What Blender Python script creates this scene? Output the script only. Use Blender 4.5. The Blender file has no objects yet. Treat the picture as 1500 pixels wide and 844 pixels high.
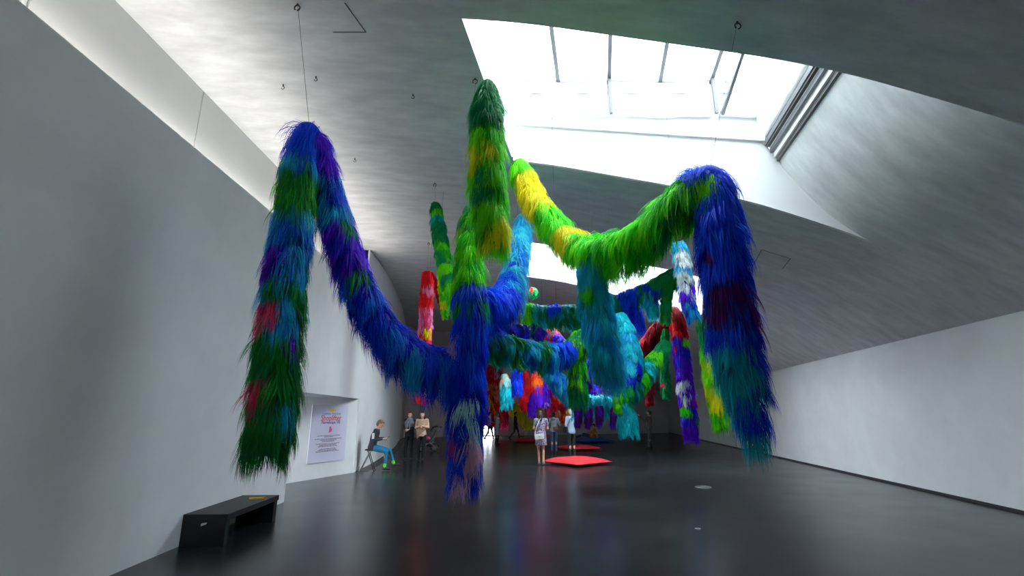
import bpy, bmesh, math, random
import numpy as np
from mathutils import Vector, Matrix

# ------------------------------------------------------------------ camera
TH = math.radians(14.5)
FPX = 720.0
CAMZ = 1.55
scn = bpy.context.scene
col = scn.collection
cam_d = bpy.data.cameras.new('camera'); cam = bpy.data.objects.new('camera', cam_d)
col.objects.link(cam); scn.camera = cam
cam_d.sensor_width = 36.0; cam_d.lens = FPX / 1500 * 36.0
cam_d.clip_start = 0.05; cam_d.clip_end = 300
cam.location = (0, 0, CAMZ); cam.rotation_euler = (math.pi / 2 + TH, 0, 0)

# ------------------------------------------------------------------ sky and exposure
SKY = 11.0
world = bpy.data.worlds.new('sky'); scn.world = world; world.use_nodes = True
bg = world.node_tree.nodes['Background']
bg.inputs[0].default_value = (0.84, 0.94, 1.0, 1); bg.inputs[1].default_value = SKY
vs = scn.view_settings
vs.view_transform = 'Standard'; vs.look = 'None'; vs.gamma = 1.0; vs.use_curve_mapping = False
vs.exposure = 1.15
COVE_POWER = 3.8                       # watts per metre of the linear lamp in the wall cove
scn.cycles.max_bounces = 10; scn.cycles.diffuse_bounces = 6; scn.cycles.transparent_max_bounces = 12

rng = np.random.default_rng(7)
random.seed(7)
CT, ST = math.cos(TH), math.sin(TH)

def ray(px, py):
    d = 422.0 - py
    return np.array([px - 750.0, FPX * CT - d * ST, FPX * ST + d * CT])
def P(px, py, Y):
    r = ray(px, py); t = Y / r[1]
    return np.array([r[0] * t, Y, CAMZ + r[2] * t])
def FL(px, py, z=0.0):
    r = ray(px, py); t = (z - CAMZ) / r[2]
    return np.array([r[0] * t, r[1] * t, z])
def pxsize(p):                      # metres covered by one photo pixel at p
    return (p[1] * CT + (p[2] - CAMZ) * ST) / FPX

# ------------------------------------------------------------------ materials
def srgb(r, g, b):
    def f(c):
        c /= 255.0
        return c / 12.92 if c <= 0.04045 else ((c + 0.055) / 1.055) ** 2.4
    return (f(r), f(g), f(b), 1.0)
def mat(name, rgb, rough=0.6, metal=0.0, noise=0.0, scale=8.0, bump=0.0, spec=0.5, coords='Object', stretch=None):
    m = bpy.data.materials.new(name); m.use_nodes = True
    nt = m.node_tree; b = nt.nodes['Principled BSDF']
    b.inputs['Base Color'].default_value = rgb
    b.inputs['Roughness'].default_value = rough; b.inputs['Metallic'].default_value = metal
    b.inputs['Specular IOR Level'].default_value = spec
    if noise or bump:
        tc = nt.nodes.new('ShaderNodeTexCoord'); n = nt.nodes.new('ShaderNodeTexNoise')
        n.inputs['Scale'].default_value = scale; n.inputs['Detail'].default_value = 6
        n.inputs['Roughness'].default_value = 0.6
        src = tc.outputs[coords]
        if stretch:
            mp = nt.nodes.new('ShaderNodeMapping'); mp.inputs['Scale'].default_value = stretch
            nt.links.new(src, mp.inputs['Vector']); src = mp.outputs[0]
        nt.links.new(src, n.inputs['Vector'])
        if noise:
            mr = nt.nodes.new('ShaderNodeMapRange')
            mr.inputs['From Min'].default_value = 0.3; mr.inputs['From Max'].default_value = 0.7
            mr.inputs['To Min'].default_value = 1 - noise; mr.inputs['To Max'].default_value = 1 + noise
            mx = nt.nodes.new('ShaderNodeMix'); mx.data_type = 'RGBA'; mx.blend_type = 'MULTIPLY'
            mx.inputs['Factor'].default_value = 1
            mx.inputs['A'].default_value = rgb
            nt.links.new(n.outputs['Fac'], mr.inputs['Value'])
            nt.links.new(mr.outputs[0], mx.inputs['B']); nt.links.new(mx.outputs['Result'], b.inputs['Base Color'])
        if bump:
            bp = nt.nodes.new('ShaderNodeBump'); bp.inputs['Strength'].default_value = bump
            bp.inputs['Distance'].default_value = 0.02
            nt.links.new(n.outputs['Fac'], bp.inputs['Height']); nt.links.new(bp.outputs[0], b.inputs['Normal'])
    return m

def floor_mat():
    m = bpy.data.materials.new('polished_concrete'); m.use_nodes = True
    nt = m.node_tree; b = nt.nodes['Principled BSDF']
    tc = nt.nodes.new('ShaderNodeTexCoord')
    def nz(scale, detail, st=None):
        n = nt.nodes.new('ShaderNodeTexNoise'); n.inputs['Scale'].default_value = scale; n.inputs['Detail'].default_value = detail
        src = tc.outputs['Object']
        if st:
            mp = nt.nodes.new('ShaderNodeMapping'); mp.inputs['Scale'].default_value = st
            nt.links.new(src, mp.inputs['Vector']); src = mp.outputs[0]
        nt.links.new(src, n.inputs['Vector']); return n
    a = nz(0.22, 7); c = nz(0.9, 6)
    cr = nt.nodes.new('ShaderNodeValToRGB')
    cr.color_ramp.elements[0].position = 0.3; cr.color_ramp.elements[0].color = (0.008, 0.009, 0.011, 1)
    cr.color_ramp.elements[1].position = 0.72; cr.color_ramp.elements[1].color = (0.022, 0.025, 0.029, 1)
    mx = nt.nodes.new('ShaderNodeMix'); mx.inputs['Factor'].default_value = 0.3
    nt.links.new(a.outputs['Fac'], mx.inputs['A']); nt.links.new(c.outputs['Fac'], mx.inputs['B'])
    nt.links.new(mx.outputs['Result'], cr.inputs['Fac']); nt.links.new(cr.outputs[0], b.inputs['Base Color'])
    mr = nt.nodes.new('ShaderNodeMapRange')
    mr.inputs['From Min'].default_value = 0.3; mr.inputs['From Max'].default_value = 0.7
    mr.inputs['To Min'].default_value = 0.22; mr.inputs['To Max'].default_value = 0.27
    nt.links.new(c.outputs['Fac'], mr.inputs['Value']); nt.links.new(mr.outputs[0], b.inputs['Roughness'])
    b.inputs['Specular IOR Level'].default_value = 0.3
    return m

M = {}
M['plaster'] = mat('wall_plaster', (0.765, 0.775, 0.78, 1), 0.85, noise=0.05, scale=1.3, bump=0.12)
M['ceil'] = mat('ceiling_plaster', (0.735, 0.745, 0.75, 1), 0.8, noise=0.15, scale=1.6, bump=0.25, stretch=(1.0, 2.6, 1.0))
M['white'] = mat('white_paint', (0.84, 0.84, 0.84, 1), 0.6)
M['panel'] = mat('white_band_panel', (0.74, 0.74, 0.73, 1), 0.7, noise=0.02, scale=2)
M['blind'] = mat('white_blind_fabric', (0.80, 0.80, 0.80, 1), 0.8, noise=0.04, scale=6, bump=0.1)
M['alu'] = mat('grey_aluminium', (0.16, 0.17, 0.18, 1), 0.45, 0.3)
M['darkrail'] = mat('dark_rail', (0.10, 0.105, 0.11, 1), 0.5, 0.3)
M['floor'] = floor_mat()
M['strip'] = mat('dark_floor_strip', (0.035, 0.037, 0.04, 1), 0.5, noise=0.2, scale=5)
M['black'] = mat('black_paint', (0.012, 0.013, 0.014, 1), 0.55, noise=0.2, scale=10)
M['wire'] = mat('dark_wire', (0.05, 0.05, 0.05, 1), 0.7)
M['joint'] = mat('panel_joint', (0.5, 0.5, 0.5, 1), 0.7)
M['seam'] = mat('dark_seam', (0.12, 0.12, 0.12, 1), 0.8)

def glass_mat(tr):
    m = bpy.data.materials.new('skylight_glass'); m.use_nodes = True
    nt = m.node_tree; nt.nodes.clear()
    o = nt.nodes.new('ShaderNodeOutputMaterial'); mx = nt.nodes.new('ShaderNodeMixShader')
    t = nt.nodes.new('ShaderNodeBsdfTransparent'); g = nt.nodes.new('ShaderNodeBsdfGlossy')
    g.inputs['Roughness'].default_value = 0.05; t.inputs[0].default_value = (tr, tr * 1.01, tr * 1.015, 1)
    mx.inputs[0].default_value = 0.06
    nt.links.new(t.outputs[0], mx.inputs[1]); nt.links.new(g.outputs[0], mx.inputs[2]); nt.links.new(mx.outputs[0], o.inputs[0])
    return m
M['glass'] = glass_mat(.92); M['glass_tinted'] = glass_mat(.66)   # the nearer roof light is tinted: its shaft stays grey-white while the farther one is blown out

def fur_mat():
    m = bpy.data.materials.new('synthetic_hair'); m.use_nodes = True
    nt = m.node_tree; nt.nodes.clear()
    o = nt.nodes.new('ShaderNodeOutputMaterial')
    at = nt.nodes.new('ShaderNodeAttribute'); at.attribute_name = 'Col'
    p = nt.nodes.new('ShaderNodeBsdfPrincipled')
    p.inputs['Roughness'].default_value = 0.5; p.inputs['Specular IOR Level'].default_value = 0.25
    tr = nt.nodes.new('ShaderNodeBsdfTranslucent')
    mx = nt.nodes.new('ShaderNodeMixShader'); mx.inputs[0].default_value = 0.35
    nt.links.new(at.outputs['Color'], p.inputs['Base Color']); nt.links.new(at.outputs['Color'], tr.inputs['Color'])
    nt.links.new(p.outputs[0], mx.inputs[1]); nt.links.new(tr.outputs[0], mx.inputs[2]); nt.links.new(mx.outputs[0], o.inputs[0])
    return m
M['fur'] = fur_mat()

# ------------------------------------------------------------------ object helpers
def tag(o, label=None, cat=None, group=None, kind=None):
    if label: o['label'] = label
    if cat: o['category'] = cat
    if group: o['group'] = group
    if kind: o['kind'] = kind
    return o
def empty(name, loc=(0, 0, 0), rz=0.0, label=None, cat=None, group=None, kind=None):
    o = bpy.data.objects.new(name, None); col.objects.link(o); o.location = loc; o.rotation_euler = (0, 0, rz)
    o.empty_display_size = 0.2
    return tag(o, label, cat, group, kind)
def link(name, me, m=None, parent=None, smooth=False):
    o = bpy.data.objects.new(name, me); col.objects.link(o)
    if m: me.materials.append(m)
    if parent: o.parent = parent
    if smooth:
        me.polygons.foreach_set('use_smooth', [True] * len(me.polygons))
    return o
def mesh_of(name, V, F):
    me = bpy.data.meshes.new(name); me.from_pydata([tuple(map(float, v)) for v in V], [], F); me.update(); return me
def obj(name, V, F, m, parent=None, smooth=False):
    return link(name, mesh_of(name, V, F), m, parent, smooth)
def struct(name, V, F, m, smooth=False):
    return tag(obj(name, V, F, m, None, smooth), kind='structure')
class MB:                               # collects shapes into one mesh
    def __init__(s): s.V = []; s.F = []
    def add(s, V, F):
        k = len(s.V); s.V += [tuple(v) for v in V]; s.F += [tuple(i + k for i in f) for f in F]; return s
    def box(s, a, b):
        (x0, y0, z0), (x1, y1, z1) = a, b
        return s.hexa([(x0, y0, z0), (x1, y0, z0), (x1, y1, z0), (x0, y1, z0), (x0, y0, z1), (x1, y0, z1), (x1, y1, z1), (x0, y1, z1)])
    def hexa(s, v):
        return s.add(v, [(0, 3, 2, 1), (4, 5, 6, 7), (0, 1, 5, 4), (1, 2, 6, 5), (2, 3, 7, 6), (3, 0, 4, 7)])
    def bar(s, a, b, w, h=None, up=(0, 0, 1)):
        h = h or w; a = Vector(a); b = Vector(b); d = (b - a).normalized()
        u = Vector(up); sx = d.cross(u)
        if sx.length < 1e-4: sx = d.cross(Vector((1, 0, 0)))
        sx.normalize(); sy = sx.cross(d).normalized()
        q = []
        for c in (a, b):
            for i, j in ((-1, -1), (1, -1), (1, 1), (-1, 1)):
                q.append(c + sx * (i * w / 2) + sy * (j * h / 2))
        return s.add(q, [(0, 1, 2, 3), (7, 6, 5, 4), (0, 4, 5, 1), (1, 5, 6, 2), (2, 6, 7, 3), (3, 7, 4, 0)])
    def tube(s, pts, rad, n=8):
        pts = [Vector(p) for p in pts]; m = len(pts)
        rad = rad if hasattr(rad, '__len__') else [rad] * m
        V = []; F = []; ref = None
        for i, p in enumerate(pts):
            t = (pts[min(i + 1, m - 1)] - pts[max(i - 1, 0)]).normalized()
            if ref is None:
                ref = Vector((0, 0, 1)) if abs(t.z) < 0.9 else Vector((1, 0, 0))
            a = (ref - t * ref.dot(t)).normalized(); b = t.cross(a); ref = a
            for k in range(n):
                w = 2 * math.pi * k / n; V.append(p + (a * math.cos(w) + b * math.sin(w)) * rad[i])
        for i in range(m - 1):
            for k in range(n):
                F.append((i * n + k, i * n + (k + 1) % n, (i + 1) * n + (k + 1) % n, (i + 1) * n + k))
        F.append(tuple(range(n))[::-1]); F.append(tuple((m - 1) * n + k for k in range(n)))
        return s.add(V, F)
    def ell(s, c, r, nu=14, nv=9, rot=None):
        V = []; F = []; c = Vector(c)
        V.append((0, 0, r[2]))
        for j in range(1, nv):
            ph = math.pi * j / nv
            for i in range(nu):
                th = 2 * math.pi * i / nu
                V.append((r[0] * math.sin(ph) * math.cos(th), r[1] * math.sin(ph) * math.sin(th), r[2] * math.cos(ph)))
        V.append((0, 0, -r[2]))
        L = len(V) - 1
        for i in range(nu):
            F.append((0, 1 + i, 1 + (i + 1) % nu))
            for j in range(nv - 2):
                a = 1 + j * nu; F.append((a + i, a + nu + i, a + nu + (i + 1) % nu, a + (i + 1) % nu))
            a = 1 + (nv - 2) * nu; F.append((a + i, L, a + (i + 1) % nu))
        V = [Vector(v) for v in V]
        if rot is not None: V = [rot @ v for v in V]
        return s.add([v + c for v in V], F)
    def loft(s, rings, n=16):            # rings: (centre, rx, ry) horizontal ellipses, bottom to top
        V = []; F = []
        for (c, rx, ry) in rings:
            for k in range(n):
                w = 2 * math.pi * k / n
                V.append((c[0] + rx * math.cos(w), c[1] + ry * math.sin(w), c[2]))
        for i in range(len(rings) - 1):
            for k in range(n):
                F.append((i * n + k, i * n + (k + 1) % n, (i + 1) * n + (k + 1) % n, (i + 1) * n + k))
        F.append(tuple(range(n))[::-1]); F.append(tuple((len(rings) - 1) * n + k for k in range(n)))
        return s.add(V, F)
    def build(s, name, m, parent=None, smooth=False):
        return obj(name, s.V, s.F, m, parent, smooth)

# ------------------------------------------------------------------ room shell
Xr = lambda Y: 6.95 + 0.156 * Y                       # right wall line
Xl = lambda Y: -3.77 - 0.044 * Y                      # left wall line
WN = [0, 1.95, 3.2, 4.2, 5.4, 7.7, 9.0, 12.3, 25, 40]
ZN = [3.16, 4.43, 4.91, 5.25, 5.49, 5.94, 6.05, 6.17, 6.25, 6.3]
def zc(X, Y):                                          # vaulted ceiling
    w = Xr(Y) - X
    # smooth interpolation of the vault profile
    z = 0.0
    for d in (-0.5, -0.25, 0, 0.25, 0.5):
        z += float(np.interp(w + d, [-5] + WN, [-0.1] + ZN)) / 5
    z += 0.053 * (Y - 8) * min(1, max(0, (w - 5) / 7))
    return z
Y0, Y1 = -7.0, 50.0

# floor
V = [(-14, Y0, 0), (20, Y0, 0), (20, Y1, 0), (-14, Y1, 0), (-14, Y0, -.2), (20, Y0, -.2), (20, Y1, -.2), (-14, Y1, -.2)]
struct('floor', V, [(0, 1, 2, 3), (7, 6, 5, 4), (0, 4, 5, 1), (1, 5, 6, 2), (2, 6, 7, 3), (3, 7, 4, 0)], M['floor'])

# light wells: (near Y, far Y, left X, right X, scoop end X) measured on the far edge, skewed with the right wall
SK = 0.175
WELLTOP = {}
WELLS = [(4.6, 8.0, 0.02, 4.6, 6.6), (12.7, 16.8, 0.2, 6.5, 6.5)]
def hole(Y, w, side):
    return (w[2] if side == 0 else w[4]) + SK * (Y - w[1])

def lin(a, b, n): return [a + (b - a) * i / n for i in range(n + 1)]
V = []; F = []
def patch(ys, left, right, n, dz=0.0):
    k0 = len(V)
    for y in ys:
        a, b = left(y), right(y)
        for i in range(n + 1):
            x = a + (b - a) * i / n; V.append((x, y, zc(x, y) + dz))
    for j in range(len(ys) - 1):
        for i in range(n):
            a = k0 + j * (n + 1) + i; F.append((a, a + n + 1, a + n + 2, a + 1))
le = lambda y: -11.0
re_ = lambda y: Xr(y) + 0.05
yprev = Y0
for w in WELLS + [(Y1, Y1, 0, 0, 0)]:
    if w[0] > yprev + .01: patch(lin(yprev - (.03 if yprev > Y0 else 0), w[0] + (.03 if w[0] < Y1 else 0), max(2, int((w[0] - yprev) / .5))), le, re_, 90)
    if w[0] < Y1:
        ys = lin(w[0], w[1], 10)
        patch(ys, le, lambda y: hole(y, w, 0), 24); patch(ys, lambda y: hole(y, w, 1), re_, 30)
    yprev = w[1]
ceiling = struct('ceiling', V, F, M['ceil'], smooth=True)
nrm = []
for (x, y, z) in V:                                    # normals of the vault itself, so that the patches meet unseen
    n = Vector((-(zc(x + .2, y) - zc(x - .2, y)) / .4, -(zc(x, y + .2) - zc(x, y - .2)) / .4, 1)).normalized()
    nrm.append(tuple(-n))
ceiling.data.normals_split_custom_set_from_vertices(nrm)

# unseen shell added over ceiling against sky leaks, closed up to the light wells
V = []; F = []; yprev = Y0 - .2
for w in WELLS + [(Y1, Y1, 0, 0, 0)]:
    patch(lin(yprev, w[0] + .01, 6), lambda y: -11.2, lambda y: Xr(y) + .3, 50, .1)
    if w[0] < Y1:
        ys = lin(w[0] - .05, w[1] + .05, 8); rr = w[3] + .64 * (w[4] - w[3])
        patch(ys, lambda y: -11.2, lambda y: hole(y, w, 0) - .02, 20, .1)
        patch(ys, lambda y: rr + SK * (y - w[1]) + .03, lambda y: Xr(y) + .3, 24, .1)
    yprev = w[1]
struct('ceiling_light_seal', V, F, M['plaster'])

# ---- light wells (trim) and glazed skylights
def well(idx, w):
    ny, fy, xl, xr, xs = w
    sk = lambda x, y: x + SK * (y - fy)
    zt = lambda x: (6.72 - 0.075 * (x - xl)) if idx == 0 else zc((xl + xr) / 2, (ny + fy) / 2) + 1.0   # ledge height
    top = 7.75 if idx == 0 else zc((xl + xr) / 2, (ny + fy) / 2) + 1.9
    WELLTOP[w] = top
    # far face
    n = 16
    V = []; F = []
    xs_ = lin(xl, xs, 2 * n)
    for x in xs_:
        X = sk(x, fy); a = zc(X, fy) - 0.002
        if x <= xr: b = zt(x)
        else:
            f = (x - xr) / max(1e-6, xs - xr); b = a + (zt(xr) - zc(sk(xr, fy), fy)) * (1 - f) ** 2.6
        V += [(X, fy, a - .01), (X, fy, b + .03), (X, fy + .08, a), (X, fy + .08, b + .03)]
    for i in range(len(xs_) - 1):
        a = 4 * i; F += [(a, a + 4, a + 5, a + 1), (a + 2, a + 3, a + 7, a + 6)]
    struct('wall_well_far', V, F, M['white'])
    # near face
    V = []; F = []
    for x in lin(xl, xs, n):
        X = sk(x, ny); V += [(X, ny, zc(X, ny) - .001), (X, ny, top + .6)]
    for i in range(n): a = 2 * i; F.append((a, a + 1, a + 3, a + 2))
    struct('wall_well_near', V, F, M['ceil'])
    # left face
    V = []; F = []
    for y in lin(ny, fy, n):
        X = sk(xl, y); V += [(X - .02, y, zc(X - .02, y) - .005), (X - .02, y, zt(xl)), (X - .12, y, zt(xl)), (X - .12, y, top + .05)]
    for i in range(n):
        a = 4 * i; F += [(a, a + 1, a + 5, a + 4), (a + 1, a + 2, a + 6, a + 5), (a + 2, a + 3, a + 7, a + 6)]
    struct('wall_well_left', V, F, M['white'])
    # right face or scoop
    V = []; F = []; m = 14
    for y in lin(ny - (.0), fy, n):
        for k in range(m + 1):
            f = k / m
            x = xr + (xs - xr) * f; X = sk(x, y); a = zc(sk(xs, y), y)
            if xs > xr + .01:
                V.append((X + (.05 if k == m else 0), y, zc(X + (.05 if k == m else 0), y) + (zt(xr) - zc(sk(xr, y), y)) * (1 - f) ** 2.6 - .004 * f))
            else:
                V.append((X + .02, y, zt(xr) * (1 - f) + (zc(X + .02, y) - .005) * f))
    for j in range(n):
        for k in range(m):
            a = j * (m + 1) + k; F.append((a, a + m + 1, a + m + 2, a + 1))
    struct('wall_well_right', V, F, M['ceil'], smooth=True)
    # upper shaft (set back) on far and right side, up to the glazing
    V = []; F = []
    back = fy + .12
    for x in lin(xl - .14, xr + .14, n):
        X = sk(x, fy); V += [(X, fy, zt(min(max(x, xl), xr))), (X, back, zt(min(max(x, xl), xr))), (X, back, top + .05)]
    for i in range(n):
        a = 3 * i; F += [(a, a + 1, a + 4, a + 3), (a + 1, a + 2, a + 5, a + 4)]
    struct('wall_shaft_far', V, F, M['white'])
    V = []; F = []
    for y in lin(ny, back, n):
        X = sk(xr, y); V += [(X, y, zt(xr)), (X + .14, y, zt(xr)), (X + .14, y, top + .05)]
    for i in range(n):
        a = 3 * i; F += [(a, a + 1, a + 4, a + 3), (a + 1, a + 2, a + 5, a + 4)]
    struct('wall_shaft_right', V, F, M['white'])
    cx = sk(xr, fy)
    tag(MB().box((cx - .01, fy - .01, zt(xr) - .06), (cx + .3, fy + .3, top + .1)).build('well_corner_light_plug', M['white']), kind='structure')  # box added to plug a light leak at the shaft corner
    # ---- the glazed skylight
    win = empty('window_%d' % (idx + 1), (sk((xl + xr) / 2, (ny + fy) / 2), (ny + fy) / 2, top), kind='structure')
    o0 = Vector(win.location)
    nb = 5
    gx = lin(xl - .12, xr + .14, nb); gy0, gy1 = ny, back - .02
    loc = lambda x, y, z: tuple(Vector((sk(x, y), y, z)) - o0)
    for i in range(nb):
        a, b = gx[i] + .04, gx[i + 1] - .04
        MB().hexa([loc(a, gy0, top), loc(b, gy0, top), loc(b, gy1 - .06, top), loc(a, gy1 - .06, top),
                   loc(a, gy0, top + .02), loc(b, gy0, top + .02), loc(b, gy1 - .06, top + .02), loc(a, gy1 - .06, top + .02)]).build('pane', M['glass_tinted'] if idx == 0 else M['glass'], win)
    for i in range(nb + 1):
        x = gx[i]; hw = .045 if i in (0, nb) else .035
        MB().hexa([loc(x - hw, gy0, top - .09), loc(x + hw, gy0, top - .09), loc(x + hw, gy1, top - .09), loc(x - hw, gy1, top - .09),
                   loc(x - hw, gy0, top + .05), loc(x + hw, gy0, top + .05), loc(x + hw, gy1, top + .05), loc(x - hw, gy1, top + .05)]).build('mullion', M['alu'] if 0 < i < nb else M['white'], win)
    MB().hexa([loc(gx[0], gy1 - .1, top - .07), loc(gx[-1], gy1 - .1, top - .07), loc(gx[-1], gy1, top - .07), loc(gx[0], gy1, top - .07),
               loc(gx[0], gy1 - .1, top + .05), loc(gx[-1], gy1 - .1, top + .05), loc(gx[-1], gy1, top + .05), loc(gx[0], gy1, top + .05)]).build('sill_frame', M['white'], win)
    MB().hexa([loc(gx[0], gy0, top - .07), loc(gx[-1], gy0, top - .07), loc(gx[-1], gy0 + .1, top - .07), loc(gx[0], gy0 + .1, top - .07),
               loc(gx[0], gy0, top + .05), loc(gx[-1], gy0, top + .05), loc(gx[-1], gy0 + .1, top + .05), loc(gx[0], gy0 + .1, top + .05)]).build('head_frame', M['white'], win)
    if idx == 0:
        # ledge moulding, gathered blinds along the far side, struts, right hand curtain and rails
        b = MB()
        b.hexa([loc(xl, fy - .06, zt(xl) - .02), loc(xr, fy - .06, zt(xr) - .02), loc(xr, fy + .1, zt(xr) - .02), loc(xl, fy + .1, zt(xl) - .02),
                loc(xl, fy - .06, zt(xl) + .10), loc(xr, fy - .06, zt(xr) + .10), loc(xr, fy + .1, zt(xr) + .10), loc(xl, fy + .1, zt(xl) + .10)])
        b.build('ledge', M['white'], win)
        segs = [(gx[0] + .05, gx[2] - .05), (gx[2] + .03, gx[4] - .06), (gx[4] + .06, gx[5] - .05)]
        for (a, c) in segs:
            for (zz, rr) in ((7.55, .10), (7.28, .11), (7.06, .10)):
                V = []; F = []; m = 10; nn = 24
                for i in range(nn + 1):
                    x = a + (c - a) * i / nn; sag = .03 * math.sin(math.pi * i / nn)
                    for k in range(m):
                        t = 2 * math.pi * k / m
                        V.append(loc(x, back - .07 + .07 * math.sin(t), zz - sag + rr * 1.25 * math.cos(t) + .012 * math.sin(7 * x + k)))
                for i in range(nn):
                    for k in range(m): F.append((i * m + k, i * m + (k + 1) % m, (i + 1) * m + (k + 1) % m, (i + 1) * m + k))
                F.append(tuple(range(m))); F.append(tuple(nn * m + k for k in range(m))[::-1])
                obj('blind_fold', V, F, M['blind'], win, True)
        for x in (gx[2], gx[4]):
            MB().bar(loc(x, back - .18, 6.92), loc(x, back - .18, top - .05), .05, .05).build('strut', M['alu'], win)
        MB().bar(loc(gx[4] + .1, back - .2, 6.9), loc(gx[4] + .22, ny + .1, top - .2), .05, .07).build('strut', M['alu'], win)
        # curtain on the right reveal
        V = []; F = []; m = 16; nn = 30
        for i in range(nn + 1):
            y = ny + (back - .12 - ny) * i / nn
            for k in range(m):
                t = 2 * math.pi * k / m
                V.append(loc(xr + .02 + .10 * math.sin(t) + .012 * math.sin(9 * y + 2 * k), y, 7.02 + .58 * math.cos(t)))
        for i in range(nn):
            for k in range(m): F.append((i * m + k, i * m + (k + 1) % m, (i + 1) * m + (k + 1) % m, (i + 1) * m + k))
        F.append(tuple(range(m))); F.append(tuple(nn * m + k for k in range(m))[::-1])
        obj('curtain', V, F, M['blind'], win, True)
        for (dx, mm, ww) in ((.04, 'darkrail', .05), (.095, 'alu', .06), (.145, 'white', .04), (.185, 'darkrail', .045)):
            hz_ = lambda y: zc(sk(xr + dx, y), y) + (zt(xr) - zc(sk(xr, y), y)) * (1 - dx / (xs - xr)) ** 2.6 - .01
            b = MB(); yy = lin(ny, back - .14, 8)
            for a, c in zip(yy[:-1], yy[1:]): b.bar(loc(xr + dx, a, hz_(a)), loc(xr + dx, c, hz_(c)), ww, .08)
            b.build('curtain_rail', M[mm], win)
        for (dx, zz, mm) in ((.10, 6.40, 'darkrail'), (.02, 6.33, 'alu'), (.17, 6.31, 'white'), (.24, 6.28, 'darkrail'), (.31, 6.22, 'alu')):
            MB().bar(loc(xr + dx, ny, zz + .0), loc(xr + dx, back - .1, zz - .0), .055, .09).build('curtain_rail', M[mm], win)
    # daylight portal in the glazed opening
    ld = bpy.data.lights.new('skylight_portal', 'AREA'); ld.shape = 'RECTANGLE'
    ld.size = xr - xl + .3; ld.size_y = fy - ny + .2; ld.cycles.is_portal = True
    lo = bpy.data.objects.new('skylight_portal', ld); col.objects.link(lo)
    lo.location = (o0.x, o0.y, top + .06); lo.rotation_euler = (0, 0, 0)
for i, w in enumerate(WELLS): well(i, w)

# ---- left wall with its cove band, passage niche and curved continuation
zt_l = lambda y: 4.61 + 0.039 * y
NY0, NY1, NZ = 9.75, 14.5, 2.0
def hexwall(b, ya, yb, za, zb):
    T = .16
    b.hexa([(Xl(ya) - T, ya, za(ya)), (Xl(ya), ya, za(ya)), (Xl(yb), yb, za(yb)), (Xl(yb) - T, yb, za(yb)),
            (Xl(ya) - T, ya, zb(ya)), (Xl(ya), ya, zb(ya)), (Xl(yb), yb, zb(yb)), (Xl(yb) - T, yb, zb(yb))])
b = MB(); hexwall(b, Y0, NY0, lambda y: 0.0, zt_l); hexwall(b, NY0, NY1, lambda y: NZ, zt_l)
tag(b.build('wall_left', M['plaster']), kind='structure')
# passage: set-back wall that carries the sign, and its soffit
SA = np.array([-5.27, 12.26]); SB = np.array([Xl(NY1) - .02, NY1]); SU = (SB - SA) / np.linalg.norm(SB - SA)
SN = np.array([SU[1], -SU[0]])
S0 = SB - SU * 6.0
b = MB(); e = -SN * .12
b.hexa([(*S0, 0), (*SB, 0), (*(SB + e), 0), (*(S0 + e), 0), (*S0, NZ + .02), (*SB, NZ + .02), (*(SB + e), NZ + .02), (*(S0 + e), NZ + .02)])
tag(b.build('wall_passage', M['plaster']), kind='structure')
struct('ceiling_passage', [(Xl(8.0) - .14, 8.0, NZ), (Xl(NY1) - .02, NY1, NZ), (*S0, NZ), (S0[0], 8.0, NZ)] + [(Xl(8.0) - .14, 8.0, NZ + .1), (Xl(NY1) - .02, NY1, NZ + .1), (*S0, NZ + .1), (S0[0], 8.0, NZ + .1)],
       [(0, 1, 2, 3), (7, 6, 5, 4), (0, 4, 5, 1), (1, 5, 6, 2), (2, 6, 7, 3), (3, 7, 4, 0)], M['plaster'])
# cove band behind the wall top, panel by panel
xb = lambda y: Xl(y) - 0.4
band = empty('wall_left_band', (xb(4), 4, 4.2), kind='structure'); o0 = np.array(band.location)
js = [Y0, -4.2, -1.4, 1.2, 3.62, 6.15, 8.6, 11.1, 14.6]
for a, c in zip(js[:-1], js[1:]):
    a += .012; c -= .012
    z1 = lambda y: zc(xb(y), y) + .02
    q = [(xb(a) - .05, a, 4.0), (xb(a), a, 4.0), (xb(c), c, 4.0), (xb(c) - .05, c, 4.0), (xb(a) - .05, a, z1(a)), (xb(a), a, z1(a)), (xb(c), c, z1(c)), (xb(c) - .05, c, z1(c))]
    MB().hexa([tuple(np.array(v) - o0) for v in q]).build('panel', M['panel'], band)
q = [(xb(Y0) - .07, Y0, 3.9), (xb(Y0) - .02, Y0, 3.9), (xb(14.6) - .02, 14.6, 3.9), (xb(14.6) - .07, 14.6, 3.9)]
MB().hexa([tuple(np.array(v) - o0) for v in q + [(v[0], v[1], 6.9) for v in q]]).build('panel_joint', M['joint'], band)
q = [(xb(Y0) - .05, Y0, 4.0), (Xl(Y0) - .1, Y0, 4.0), (Xl(14.5) - .1, 14.5, 4.0), (xb(14.5) - .05, 14.5, 4.0)]
MB().hexa([tuple(np.array(v) - o0) for v in [(v[0], v[1], 3.95) for v in q] + q]).build('cove_shelf', M['panel'], band)
q = [(xb(14.5) - .1, 14.5, 1.9), (Xl(14.5) - .05, 14.5, 1.9), (Xl(14.5) - .05, 14.7, 1.9), (xb(14.5) - .1, 14.7, 1.9)]
MB().hexa([tuple(np.array(v) - o0) for v in q + [(v[0], v[1], 6.9) for v in q]]).build('cove_end', M['panel'], band)
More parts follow.
